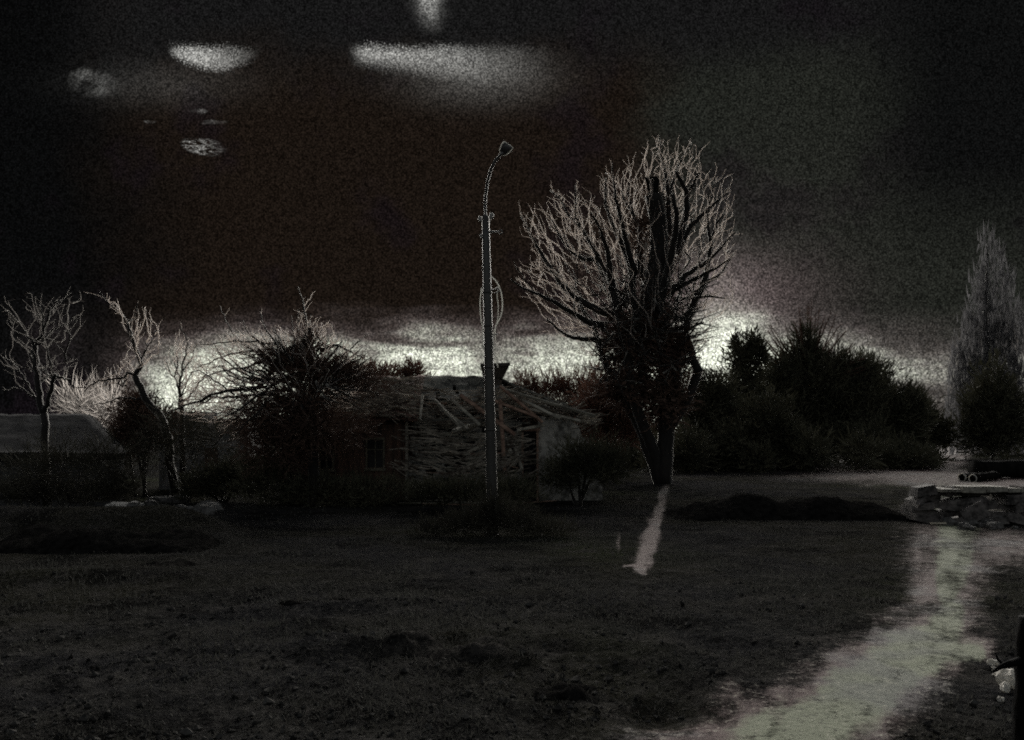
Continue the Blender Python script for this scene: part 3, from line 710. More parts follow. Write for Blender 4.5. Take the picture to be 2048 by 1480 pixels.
# ------------------------------------------------------------------ the lamp pole
def lamp_pole():
    Y = 24.0; m = Y/F
    e = empty('lamp_pole', P(986, 1068, Y), 'tall leaning concrete pole with curved arm and single street lamp before the ruined house', 'street lamp')
    mb = MB(); n = 14
    pts, rad = [], []
    for i in range(n):
        t = i/(n-1); py = 1075-(1075-432)*t
        pts.append(P(986-15*t, py, Y)); rad.append((12.0-4.7*t)*m)
    mb.tube(pts, rad, 40)
    pole = mb.build('pole', M['concrete'], e)
    for y in (585, 652, 735, 860):
        b = MB(); t = (1075-y)/643; b.tube([P(986-15*t, y+2, Y), P(986-15*t, y-2, Y)], [(12.9-4.7*t)*m]*2, 20)
        subpart(b, 'clamp_band', M['concrete'], pole)
    a = MB(); arm = [(971, 470), (971, 429), (970, 405), (972, 385), (975, 365), (979, 347), (984, 333), (990, 322), (997, 313), (1006, 305)]
    rp, _ = resample([P(x, y, Y-.9*max(0, (425-y)/120)**1.6) for x, y in arm], 30)
    for _ in range(3): rp = [rp[0]]+[(rp[i-1]+rp[i]*2+rp[i+1])/4 for i in range(1, 29)]+[rp[-1]]
    a.tube(rp, [3.0*m]*30, 20); a.build('lamp_arm', M['steel'], e)
    # lamp head: flattened tapered shell with a glass bowl below
    d = (P(1016, 290, Y-1.0)-P(1004, 307, Y-.88)).normalized(); o = P(1003, 309, Y-.85)
    s = d.cross(Vector((.25, 1, .9))).normalized(); up = s.cross(d).normalized()
    if up.z < 0: up = -up
    h = MB(); prof = [(0, 3.0, 2.4), (1.5, 4.2, 3.0), (4.5, 7.4, 4.0), (10, 9.0, 4.8), (18, 10.6, 4.8), (22.5, 10.4, 3.8), (23.5, 9.0, 2.4)]
    ring = len(prof); base = 0
    for (q, wd, ht) in prof:
        c = o+d*q*m
        for k in range(16):
            an = 2*pi*k/16; cx = abs(cos(an))**.5*(1 if cos(an) > 0 else -1); sy = abs(sin(an))**.6*(1 if sin(an) > 0 else -1)
            h.v.append(tuple(c+s*cx*wd*m+up*sy*ht*m*(1 if sy > 0 else .55)))
    for i in range(ring-1):
        for k in range(16): h.f.append((i*16+k, i*16+(k+1) % 16, (i+1)*16+(k+1) % 16, (i+1)*16+k))
    h.f.append(tuple(reversed(range(16)))); h.f.append(tuple((ring-1)*16+k for k in range(16)))
    head = h.build('lamp_head', M['steel'], e)
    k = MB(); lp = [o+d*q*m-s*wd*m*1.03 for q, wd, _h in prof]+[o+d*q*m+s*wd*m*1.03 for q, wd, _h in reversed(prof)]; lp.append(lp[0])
    k.tube(lp, [1.0*m]*len(lp), 8); subpart(k, 'outline_ring', M['cable'], head)  # ring added to draw the bright outline of the head as a pale shape
    g = MB()
    for i, (q, wd, ht) in enumerate([(7, 4.6, 1), (10, 6.2, 2.6), (15, 6.8, 3.2), (20, 5.6, 2.4), (22, 3.0, .6)]):
        c = o+d*q*m-up*1.9*m
        for k in range(12):
            an = 2*pi*k/12; g.v.append(tuple(c+s*cos(an)*wd*m-up*(.5+.5*sin(an))*ht*m))
    for i in range(4):
        for k in range(12): g.f.append((i*12+k, i*12+(k+1) % 12, (i+1)*12+(k+1) % 12, (i+1)*12+k))
    g.f.append(tuple(reversed(range(12)))); g.f.append(tuple(48+k for k in range(12)))
    subpart(g, 'lamp_glass', M['lens'], head)
    # insulators on the pole top
    def insulator(x, y, dx, dy=-.05, r=1.0):
        k = MB(); c = P(x, y, Y+dy)
        q = [(-5, 2), (-3, 3.8), (-1, 2.8), (1, 4.3), (3.5, 3.6), (5.5, 1.6)]
        k.tube([c+Vector((dx*.15, 0, 1)).normalized()*a*m*r for a, _ in q], [w*m*r for _, w in q], 12)
        o_ = k.build('insulator', M['ceramic'], e)
        pn = MB(); pn.tube([c-Vector((0, 0, 4*m)), P(971, y+4, Y)], [1.1*m]*2, 6); subpart(pn, 'pin', M['steel'], o_)
    insulator(960, 438, -1); insulator(983, 432, .6, r=1.25); insulator(962, 472, -1, r=.8)
    k = MB(); k.tube([P(976, 463, Y), P(988, 464, Y), P(997, 463, Y)], [2.6*m, 2.2*m, 1.6*m], 8)
    br = k.build('side_bracket', M['steel'], e)
    k = MB(); c = P(1001, 463.5, Y)
    k.tube([c+Vector((cos(i*2*pi/14), 0, sin(i*2*pi/14)))*3.6*m for i in range(15)], [1.2*m]*15, 6); subpart(k, 'eye_ring', M['steel'], br)
    def wire(pts, r=1.25, wob=0):
        k = MB(); rp, _ = resample(pts, 26)
        # soften the polyline
        for _ in range(3): rp = [rp[0]]+[(rp[i-1]+rp[i]*2+rp[i+1])/4 for i in range(1, len(rp)-1)]+[rp[-1]]
        k.tube(rp, [r*m]*len(rp), 7); k.build('cable', M['cable'], e)
    wire([P(x, y, Y-.12) for x, y in [(981, 552), (988, 555), (997, 567), (1004, 590), (1006, 612), (1003, 632), (996, 645), (988, 655), (986, 690), (990, 715), (996, 735)]])
    wire([P(x, y, Y-.1) for x, y in [(964, 575), (961, 590), (960, 612), (961, 632), (965, 652), (967, 700)]])
    wire([P(x, y, Y+.1) for x, y in [(998, 575), (992, 590), (997, 605), (996, 640), (990, 655), (992, 700), (995, 728)]], .7)
    k = MB(); k.tube([P(982, 580, Y), P(992, 578, Y), P(999, 574, Y)], [1.8*m, 1.6*m, 1.4*m], 8); k.tube([P(990, 586, Y-.02), P(996, 583, Y-.02), P(999, 576, Y-.02)], [1.5*m]*3, 8)
    k.build('side_bracket', M['steel'], e)
    k = MB(); k.tube([P(984, 668, Y), P(995, 669, Y)], [1.3*m]*2, 8); k.build('side_bracket', M['steel'], e)
lamp_pole()

# ------------------------------------------------------------------ buildings
def wall_panel(mb, x0, x1, y0, y1, z0, z1, holes):
    """upright wall slab along x with rectangular openings (hx0, hx1, hz0, hz1) left open"""
    xs = sorted({x0, x1, *[h[0] for h in holes], *[h[1] for h in holes]})
    for a, b in zip(xs, xs[1:]):
        cuts = sorted([(h[2], h[3]) for h in holes if h[0] <= a and h[1] >= b]); z = z0
        for c, d in cuts:
            if c > z: mb.box(a, b, y0, y1, z, c)
            z = d
        if z < z1: mb.box(a, b, y0, y1, z, z1)
def window(parent, x0, x1, y, z0, z1, fm, mull=True):
    k = MB(); t = .07
    k.box(x0-t, x0, y-.04, y+.06, z0-t, z1+t); k.box(x1, x1+t, y-.04, y+.06, z0-t, z1+t)
    k.box(x0, x1, y-.04, y+.06, z1, z1+t); k.box(x0-.05-t, x1+.05+t, y-.10, y-.043, z0-.06-t, z0-t*.2)
    if mull:
        xm = (x0+x1)/2; k.box(xm-.02, xm+.02, y+.02, y+.06, z0, z1)
        k.box(x0, xm-.022, y+.022, y+.058, z1-.42, z1-.38); k.box(xm+.022, x1, y+.022, y+.058, z1-.42, z1-.38)
    f = k.build('window', fm, parent, False)
    g = MB(); g.box(x0, x1, y+.07, y+.09, z0, z1); subpart(g, 'pane', M['glass'], f, False)
def roof_sheet(mb, A, B, Cc, D, nu, nv, th, amp, seed, keep=None, course=.0):
    """a sagging roof slope from ridge A-B down to eave D-C, with courses and lumps, built as a closed shell"""
    A, B, Cc, D = map(Vector, (A, B, Cc, D)); nrm = (B-A).cross(D-A).normalized()
    if nrm.z < 0: nrm = -nrm
    top = []; 
    for j in range(nv+1):
        for i in range(nu+1):
            u, v = i/nu, j/nv
            p = A.lerp(B, u).lerp(D.lerp(Cc, u), v)
            h = amp*mn.fractal(p*1.4+Vector((seed, 0, 0)), .9, 2.1, 4)+course*((v*nv/2) % 1)-amp*1.6*sin(pi*u)*sin(pi*v)
            top.append(p+nrm*h)
    b0 = len(mb.v); mb.v += [tuple(p) for p in top]+[tuple(p-nrm*th) for p in top]
    w = nu+1; N_ = len(top)
    for j in range(nv):
        for i in range(nu):
            if keep and not keep(i/nu, j/nv): continue
            a = b0+j*w+i; mb.f.append((a, a+w, a+w+1, a+1)); a += N_; mb.f.append((a, a+1, a+w+1, a+w))
    for j in range(nv):
        for i in (0, nu):
            a = b0+j*w+i; mb.f.append((a, a+w, a+w+N_, a+N_))
    for i in range(nu):
        for j in (0, nv):
            a = b0+j*w+i; mb.f.append((a, a+1, a+1+N_, a+N_))

def ruined_house():
    rnd = random.Random(12)
    e = empty('ruined_house', (-3.5, 36, 0), 'ruined timber house with a collapsed lath roof, a chimney and two dark front windows', 'house')
    Y = 36.0
    def X(px, Yd=Y): return (px-1024)/F*Yd
    def Zz(py, Yd=Y): return CAM_H-(py-HOR)/F*Yd
    w1 = (X(641), X(665), Zz(937), Zz(880)); w2 = (X(735), X(766), Zz(935), Zz(879))
    k = MB(); wall_panel(k, X(565), X(814), Y, Y+.25, -.1, 3.28, [w1, w2]); k.build('front_wall', M['darkwall'], e, False)
    for q in (811, 563): k = MB(); k.box(X(q), X(q+5.5), Y-.05, Y-.003, -.1, 3.28); k.build('corner_board', M['lath'], e, False)
    for w in (w1, w2): window(e, *w[:2], Y+.0, *w[2:], M['frame'])
    k = MB(); k.box(X(590), X(814), Y+.30, Y+.34, -.1, 3.2); k.build('shade_panel', M['inside'], e, False)  # dark panel behind the windows, coloured as the unlit room
    k = MB(); k.box(X(565), X(565)+.25, Y+.25, Y+8, -.1, 3.28); k.build('side_wall', M['darkwall'], e, False)
    k = MB(); k.box(X(830), X(1046), Y+5, Y+5.1, -.1, 4.0); k.build('shade_panel', M['inside'], e, False)
    k = MB(); k.box(X(814)-.25, X(814)-.004, Y+.253, Y+7.7, -.1, 3.2); k.build('cross_wall', M['darkwall'], e, False)
    k = MB(); k.box(X(565)+.25, 3.0, Y+7.75, Y+8, -.1, 3.28); k.build('rear_wall', M['darkwall'], e, False)
    # right gable with doorway: plaster stub falling away to the right in a broken edge
    d = MB(); z0 = -.1
    outline = [(1076, 832), (1110, 836), (1140, 840), (1158, 852), (1164, 872), (1180, 888), (1190, 912), (1204, 930), (1206, 1012)]
    for a, b in zip(outline, outline[1:]):
        d.hexa([(X(a[0]), Y+.1, z0), (X(b[0]), Y+.1, z0), (X(b[0]), Y+.42, z0), (X(a[0]), Y+.42, z0),
                (X(a[0]), Y+.1, Zz(a[1])), (X(b[0]), Y+.1, max(z0+.05, Zz(b[1]))), (X(b[0]), Y+.42, max(z0+.05, Zz(b[1]))), (X(a[0]), Y+.42, Zz(a[1]))])
    d.build('gable_wall', M['plaster'], e, False)
    k = MB(); k.box(X(1046), X(1076)-.004, Y+.75, Y+.79, -.1, 2.9); k.build('doorway', M['inside'], e, False)  # dark panel set back in the opening, shade put into its colour
    k = MB(); k.box(X(1043), X(1047), Y+.02, Y+.16, -.1, 2.75); k.box(X(1073), X(1077), Y-.04, Y+.096, -.1, 2.75); k.box(X(1040), X(1080), Y-.06, Y+.018, 2.755, 2.9); k.build('door_frame', M['redlath'], e, False)
    # roof
    Yr = 40.0; rl, rr = X(712, Yr), X(992, Yr); zr = Zz(752, Yr)
    el = Zz(834, 35.5)
    k = MB()
    mid = X(850, Yr)
    roof_sheet(k, (rl, Yr, zr), (mid, Yr, zr), (X(835, 35.4), 35.4, el), (X(575, 35.4), 35.4, el), 40, 30, .16, .10, 1, course=.03)
    roof_sheet(k, (rl, Yr+.02, zr-.01), (rl-.02, Yr+.4, zr), (X(575, 35.4)-.1, 44.4, el), (X(575, 35.4)-.02, 35.4, el), 24, 24, .16, .10, 2, course=.03)
    k.build('roof', M['thatch'], e)
    k = MB()
    roof_sheet(k, (rl, Yr+.1, zr-.03), (rr, Yr+.1, zr-.03), (3.0, 44.6, el), (X(575, 35.4), 44.6, el), 24, 16, .14, .06, 3, course=.02)
    # standing slope right of the fall, ragged lower edge
    holes = lambda u, v: not (v > .55+.25*mn.noise(Vector((u*7, 3, 1)))) and mn.noise(Vector((u*9, v*7, 5))) > -.42
    roof_sheet(k, (mid, Yr, zr+.02), (rr, Yr, zr), (X(1060, 35.8), 35.8, el-.2), (X(835, 35.8), 35.8, el), 44, 30, .09, .08, 4, keep=holes, course=.045)
    roof_sheet(k, (rr, Yr+.05, zr-.02), (rr+.02, Yr+.4, zr-.02), (X(1195, 36.4), 43.5, Zz(832, 36.4)), (X(1185, 36.4), 36.4, Zz(830, 36.4)), 20, 26, .09, .08, 5, keep=lambda u, v: mn.noise(Vector((u*6, v*8, 8))) > -.22, course=.045)
    k.build('roof', M['slate'], e)
    ch = MB(); c = lambda px, py, dy: P(px, py, Yr-.6+dy)
    ch.hexa([c(968, 800, -.35), c(1001, 800, -.35), c(1001, 800, .45), c(968, 800, .45), c(968, 752, -.35), c(1004, 760, -.35), c(1004, 760, .45), c(968, 752, .45)])
    ch.hexa([c(966, 753, -.38), c(1006, 757, -.38), c(1006, 757, .48), c(966, 753, .48), c(961, 733, -.62), c(1019, 731, -.62), c(1019, 731, .7), c(961, 733, .7)])
    ch.hexa([c(960, 733.3, -.66), c(1021, 731.3, -.66), c(1021, 731.3, .74), c(960, 733.3, .74), c(961, 727, -.62), c(1020, 725, -.62), c(1020, 725, .7), c(961, 727, .7)])
    ch.build('chimney', M['brick'], e, False)
    # the slid part of the roof: hangs from the break down to the ground, full of holes
    k = MB()
    hole2 = lambda u, v: mn.noise(Vector((u*8, v*11, 15))) > -.12 and mn.noise(Vector((u*23, v*40, 3))) > -.25
    roof_sheet(k, (X(828, 37.6), 37.6, 3.75), (X(1040, 37.6), 37.6, 3.75), (X(1046, 33.8), 33.8, .35), (X(812, 33.8), 33.8, .75), 70, 60, .05, .16, 21, keep=hole2, course=.06)
    k.build('fallen_roof', M['slate'], e)
    # rafters: fallen diagonal poles
    raf = [((870, 800), (925, 858)), ((905, 800), (960, 850)), ((845, 790), (840, 840)), ((1000, 772), (1085, 845)), ((1005, 778), (1190, 832)), ((985, 800), (1075, 835)),
           ((960, 845), (905, 862)), ((890, 820), (935, 856)), ((1030, 812), (1160, 842)), ((1045, 800), (1120, 838)), ((935, 905), (985, 880)), ((1035, 860), (1090, 850)),
           ((1028, 890), (1044, 940)), ((1008, 868), (1030, 930)), ((930, 930), (980, 905)), ((1000, 800), (1010, 950)), ((920, 790), (1030, 870))]
    for a, b in raf:
        k = MB(); k.bar(P(*a, 35.6+rnd.uniform(-.5, .8)), P(*b, 34.6+rnd.uniform(-.5, .5)), rnd.uniform(.07, .12), rnd.uniform(.08, .13), rnd.random())
        k.build('rafter', M['redlath'] if rnd.random() < .3 else M['lath'], e, False)
    # laths of the slid roof: curved rows hanging across the hole
    n = 0
    for row in range(26):
        v = row/25; py0 = 792+v*182
        x = 822+22*v+rnd.uniform(-6, 12); end = 1038-18*v
        while x < end and n < 96:
            L = rnd.uniform(46, 120)*(1-.25*v); x2 = min(end+12, x+L)
            sag = lambda q: 26*v*sin(pi*min(1, max(0, (q-815)/240)))*(1 if q < 930 else .5)
            Yv = 37.3-3.8*v
            if rnd.random() < .80:
                tilt = rnd.gauss(0, 6+4*v)+(9*v if x < 930 else -10*v)
                ym = py0+rnd.uniform(-4, 4); k = MB()
                p0 = P(x, ym+sag(x)-tilt/2, Yv+rnd.uniform(-.15, .15)); p1 = P(x2, ym+sag(x2)+tilt/2, Yv+rnd.uniform(-.15, .15))
                mdl = p0.lerp(p1, .5)-Vector((0, 0, rnd.uniform(0, .06)))
                w = rnd.uniform(.05, .15); rl_ = rnd.uniform(.2, 1.3)
                k.bar(p0, mdl, w, .022, rl_); k.bar(mdl, p1, w, .022, rl_+rnd.gauss(0, .08)); k.build('lath', M['redlath'] if rnd.random() < .22 else M['lath'], e, False); n += 1
            x = x2+rnd.uniform(2, 22)
    k = MB()
    for _ in range(820):
        v = rnd.random(); px = rnd.uniform(812-10*v, 1050+20*v); py = 778+v*190
        if rnd.random() < .42: px = rnd.uniform(610, 845); v = rnd.uniform(0, 1); py = 757+v*76; Yv = 39.4-4.2*v; px += (1-v)*60*(px < 720)
        elif rnd.random() < .2: px = rnd.uniform(990, 1190); py = 775+(px-990)*.29+rnd.uniform(-4, 26); Yv = 37.0-1.2*rnd.random()
        else: Yv = 37.25-3.8*v
        a = rnd.gauss(0, .22)+(.10 if px < 930 else -.18)*v*2; L = rnd.uniform(.25, 1.5); c = P(px, py, Yv-.1)
        d = Vector((cos(a), rnd.gauss(0, .12), -sin(a)))*L/2; k.bar(c-d, c+d, rnd.uniform(.02, .07), .018, rnd.uniform(0, 1.4))
    o = k.build('laths', M['lath2'], e, False); o['kind'] = 'stuff'
    return e
ruined_house()
# boards dropped on the ground before the house: each lies loose
rnd = random.Random(14)
for i, (px, py, L, a) in enumerate([(905, 985, 2.2, .08), (845, 972, 1.8, -.3), (960, 992, 2.4, .02), (1075, 985, 1.6, .5), (1000, 1002, 1.9, -.12), (890, 1002, 1.5, .4)]):
    Y = min(33.5, YG(max(py, 1008))); c = P(px, py, Y); z = ground_z(c.x, Y)+.06+.03*i
    k = MB(); d = Vector((cos(a), sin(a), rnd.uniform(-.04, .05)))*L/2; c.z = z
    k.bar(c-d, c+d, .14, .03, rnd.uniform(-.3, .3))
    o = k.build('fallen_board', M['lath'] if i % 3 else M['redlath'], None, False, loc=c)
    tag(o, ['rusty board lying at the foot of the fallen laths, centre', 'grey board slanting by the corner of the boarded wall', 'longest grey board lying level beside the pole foot',
            'rusty board slanting before the dark doorway', 'grey board nearest the pole foot, tipped slightly', 'short grey board slanting left of the pole foot'][i], 'board', 'boards fallen from the house')

def cottage():
    e = empty('cottage', (-19, 34, 0), 'low grey cottage with a shallow hipped slate roof at the far left', 'house')
    Y = 32.0
    xr = (240-1024)/F*Y; w = (-15.4, -14.7, .75, 1.65); w2 = (-18.0, -17.4, .75, 1.5)
    k = MB(); wall_panel(k, -34, xr, Y, Y+.3, -.1, 1.95, []); k.build('front_wall', M['cotwall'], e, False)
    k = MB(); k.hexa([(xr-.3, Y+.303, -.1), (xr-.004, Y+.303, -.1), (-17.2, Y+8, -.1), (-17.5, Y+8, -.1), (xr-.3, Y+.303, 1.95), (xr-.004, Y+.303, 1.95), (-17.2, Y+8, 1.95), (-17.5, Y+8, 1.95)]); k.build('side_wall', M['cotwall'], e, False)
    k = MB(); zr = CAM_H-(828-HOR)/F*36; ez = CAM_H-(905-HOR)/F*31.7
    rx = (172-1024)/F*36; ex = (252-1024)/F*31.7
    roof_sheet(k, (-40, 36, zr), (rx, 36, zr), (ex, 31.7, ez), (-40, 31.7, ez), 90, 18, .12, .05, 11, course=.03)
    roof_sheet(k, (rx, 36, zr), (rx, 36.3, zr), (-17.1, 40.5, ez), (ex, 31.7, ez), 20, 18, .12, .05, 12, course=.03)
    roof_sheet(k, (-40, 36.02, zr), (rx, 36.02, zr), (-17.1, 40.5, ez), (-40, 40.5, ez), 40, 10, .12, .05, 13)
    k.build('roof', M['cotroof'], e)
    k = MB(); k.box(-40, ex-.05, 31.66, 31.70, ez-.22, ez-.06); k.build('fascia', M['darkwood'], e, False)
cottage()
def shed():
    Y = 43.0; X = lambda px: (px-1024)/F*Y; Z = lambda py: CAM_H-(py-HOR)/F*Y
    e = empty('back_shed', (X(395), Y, 0), 'grey back shed with a flat dark roof behind the bare sapling', 'shed')
    k = MB(); k.box(X(318), X(496), Y, Y+4, -.1, Z(841)); k.build('wall', M['greywall'], e, False)
    k = MB(); k.hexa([(X(312), Y-.3, Z(841)+.003), (X(502), Y-.3, Z(841)+.003), (X(502), Y+4.2, Z(841)+.003), (X(312), Y+4.2, Z(841)+.003), (X(312), Y-.3, Z(837)), (X(502), Y-.3, Z(837)), (X(502), Y+4.2, Z(834)), (X(312), Y+4.2, Z(834))])
    k.build('roof', M['slate'], e, False)
    k = MB(); k.box(X(330), X(394), Y+.8, Y+3, Z(836), Z(822)); k.build('roof_hatch', M['cotwall'], e, False)
    k = MB(); k.box(X(410), X(436), Y-.06, Y-.003, -.05, 2.0); dr = k.build('door', M['darkwall'], e, False)
    k = MB(); k.tube([(X(432), Y-.1, 1.0), (X(432), Y-.1, 1.14)], [.018]*2, 8); subpart(k, 'handle', M['steel'], dr)
shed()

# ------------------------------------------------------------------ rubble, logs, low wall
def rock(name, c, r, mat, rnd, flat=.7, sharp=True):
    k = MB(); n, m_ = 7, 10; off = Vector((rnd.random()*50, rnd.random()*50, rnd.random()*50))
    sx, sy, sz = r*rnd.uniform(.8, 1.4), r*rnd.uniform(.7, 1.2), r*flat*rnd.uniform(.8, 1.2); rot = rnd.uniform(0, pi)
    for i in range(n+1):
        th = pi*i/n
        for j in range(m_):
            ph = 2*pi*j/m_; d = Vector((sin(th)*cos(ph), sin(th)*sin(ph), cos(th)))
            q = 1+.45*mn.noise(d*1.6+off)+.18*mn.noise(d*4+off)
            mx = max(abs(d.x), abs(d.y), abs(d.z)); q *= (.78+.30/mx*.72)      # squared-off, block-like
            x, y, z = d.x*sx*q, d.y*sy*q, d.z*sz*q
            k.v.append((c[0]+x*cos(rot)-y*sin(rot), c[1]+x*sin(rot)+y*cos(rot), c[2]+z))
    for i in range(n):
        for j in range(m_): k.f.append((i*m_+j, (i+1)*m_+j, (i+1)*m_+(j+1) % m_, i*m_+(j+1) % m_))
    return k.build(name, mat, None, not sharp, loc=c)

rnd = random.Random(17)
# left: broken block, pale stub and loose stones among weeds
Y = 26.3; c = P(236, 1049, Y)
k = MB(); x0, x1 = P(204, 0, Y).x, P(268, 0, Y).x; zb = ground_z(c.x, Y)-.05
k.hexa([(x0, Y, zb), (x1, Y+.1, zb), (x1, Y+.8, zb), (x0, Y+.7, zb), (x0+.06, Y+.05, zb+.60), (x1-.03, Y+.12, zb+.56), (x1, Y+.75, zb+.62), (x0+.02, Y+.7, zb+.66)])
tag(k.build('concrete_block', M['block'], None, False, loc=(c.x, Y, zb)), 'square grey concrete block sitting among the stones at the lower left', 'block')
c = P(170, 1042, 26.8); zb = ground_z(c.x, 26.8)-.05
k = MB(); k.tube([(c.x, 26.8, zb), (c.x-.02, 26.8, zb+.25), (c.x-.05, 26.82, zb+.48)], [.06, .065, .04], 7)
tag(k.build('broken_stake', M['palestone'], None, loc=(c.x, 26.8, zb)), 'short pale broken stake left of the concrete block', 'stake')
side = {'l': 'grey stone in the loose rubble around the concrete block', 'r': 'grey stone tumbled at the foot of the low ruined wall'}
spots = []
for i in range(34):
    px, py = rnd.uniform(130, 440), rnd.uniform(965, 1048)
    spots.append((px, max(py, 1005)+rnd.uniform(0, 30), rnd.uniform(.10, .30), 'l'))
for i in range(26):
    spots.append((rnd.uniform(1890, 2044), rnd.uniform(1042, 1062), rnd.uniform(.08, .24), 'r'))
for px, py, r, s in spots:
    Y = YG(py); c = P(px, py, Y); c.z = ground_z(c.x, Y)+r*.25
    tag(rock('loose_stone', c, r, M['stone'], rnd), side[s], 'stone', 'stones around the concrete block' if s == 'l' else 'stones below the low wall')

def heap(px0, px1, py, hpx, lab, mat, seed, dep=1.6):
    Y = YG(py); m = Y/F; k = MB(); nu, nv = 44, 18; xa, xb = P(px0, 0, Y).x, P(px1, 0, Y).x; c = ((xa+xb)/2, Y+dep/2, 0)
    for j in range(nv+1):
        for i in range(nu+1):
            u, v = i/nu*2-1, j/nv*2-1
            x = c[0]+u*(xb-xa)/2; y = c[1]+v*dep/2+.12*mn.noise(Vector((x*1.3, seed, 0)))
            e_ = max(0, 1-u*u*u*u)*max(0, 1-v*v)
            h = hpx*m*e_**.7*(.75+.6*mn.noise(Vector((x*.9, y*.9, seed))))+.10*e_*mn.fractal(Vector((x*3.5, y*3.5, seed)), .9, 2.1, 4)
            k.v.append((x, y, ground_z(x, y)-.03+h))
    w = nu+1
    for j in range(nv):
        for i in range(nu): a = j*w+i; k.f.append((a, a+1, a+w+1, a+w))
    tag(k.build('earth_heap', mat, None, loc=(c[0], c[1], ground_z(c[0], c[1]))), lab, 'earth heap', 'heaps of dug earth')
heap(-60, 400, 1108, 44, 'long low earth heap along the left side, blackened to stand for its shaded face', M['shadeearth'], 1, 2.2)  # shade of the bank's near face is put into its black colour
heap(215, 345, 1152, 20, 'short dark hump of earth before the long black heap', M['shadeearth'], 2)
heap(750, 880, 1330, 20, 'small clod heap on the near ground, left of the twin hump', M['earth'], 3, .9)
heap(850, 1020, 1336, 16, 'twin-humped clod heap in the middle of the near ground', M['earth'], 4, .9)
heap(1060, 1210, 1408, 15, 'black clod heap nearest the pale track, low in the foreground', M['shadeearth'], 5, .7)
heap(540, 700, 1225, 12, 'low dark ridge of earth, left of the middle ground', M['shadeearth'], 6, .8)
heap(1350, 1850, 1044, 46, 'long dark turf bank running left from the low ruined wall', M['shadeearth'], 7, 3.4)
def clods():
    rnd = random.Random(44); mb = MB()
    for _ in range(9000):
        py = 1120+390*rnd.random()**.7; Y = YG(py); px = rnd.uniform(-60, 2100); x = (px-1024)/F*Y
        w, _c = worn(x, Y)
        if w > .12: continue
        if w < .1 and mn.noise(Vector((x*.8, Y*.8, 31)))+rnd.gauss(0, .25) < 0: continue
        r_ = min(.05, .006+.009*rnd.expovariate(1)); z = ground_z(x, Y, w); o = Vector((x, Y, z+r_*.3))
        up_ = o+Vector((rnd.gauss(0, .4), rnd.gauss(0, .4), rnd.uniform(.7, 1.1)))*r_; k0 = rnd.uniform(0, 6)
        rg = [o+Vector((cos(k0+a_*1.257), sin(k0+a_*1.257), rnd.uniform(-.2, .4)))*r_*rnd.uniform(.7, 1.5) for a_ in range(5)]
        for a_ in range(5): mb.tri(rg[a_], rg[(a_+1) % 5], up_); mb.tri(rg[(a_+1) % 5], rg[a_], o-Vector((0, 0, r_)))
    o = mb.build('soil_crumbs', M['crumb'], None, False); o['kind'] = 'stuff'; tag(o, 'loose crumbs of soil and grit over the near ground', 'soil')
clods()
def low_wall():
    Y = 27.0; m = Y/F; rnd = random.Random(19)
    e = empty('ruined_wall', P(1930, 1046, Y), 'low crumbling rubble wall with a pale worn coping, right of the dirt yard', 'wall')
    k = MB()
    for row in range(5):
        x = 1812+rnd.uniform(0, 14)+row*4
        while x < 2100:
            L = rnd.uniform(18, 88); hh = rnd.uniform(9, 19)
            if row > 2 and rnd.random() < .22: x += L*.6; continue
            yb = 1049-row*13.6-rnd.uniform(0, 3); t = rnd.gauss(0, 3.2)
            c4 = [P(x, yb+t, Y), P(x+L-1.5, yb-t, Y), P(x+L-1.5-rnd.uniform(0, 7), yb-t-hh, Y), P(x+rnd.uniform(0, 7), yb+t-hh, Y)]
            y0 = Y+rnd.uniform(-.45, .1)+row*.06; y1 = y0+rnd.uniform(.5, .9); g = lambda: rnd.uniform(-.05, .05)
            a, b, c_, d_ = c4
            k.hexa([(a.x, y0+g(), a.z), (b.x, y0+g(), b.z), (b.x, y1, b.z), (a.x, y1, a.z), (d_.x, y0+g(), d_.z), (c_.x, y0+g(), c_.z), (c_.x, y1, c_.z), (d_.x, y1, d_.z)])
            x += L*rnd.uniform(.9, 1.06)
    k.build('stonework', M['wallstone'], e, False)
    k = MB(); x = 1880
    while x < 2100:
        L = rnd.uniform(30, 60); a, b = P(x, 985+rnd.uniform(-2, 1), Y), P(x+L-2, 976+rnd.uniform(-4, 3), Y)
        j = lambda: rnd.uniform(-.03, .03)
        k.hexa([(a.x, Y-.12+j(), a.z), (b.x, Y-.12+j(), a.z+j()), (b.x, Y+1, a.z), (a.x, Y+1, a.z), (a.x+j(), Y-.1+j(), b.z+j()), (b.x, Y-.1+j(), b.z+j()), (b.x, Y+1, b.z), (a.x, Y+1, b.z)])
        x += L
    k.build('coping', M['coping'], e, False)
low_wall()
c = P(1882, 1048, 26.0); c.z = ground_z(c.x, 26.0)+.05
k = MB(); k.bar(c+Vector((-.28, .03, 0)), c+Vector((.28, -.05, .01)), .12, .05, .1)
tag(k.build('short_plank', M['plank'], None, False, loc=c), 'short pale plank lying in front of the low ruined wall', 'plank')

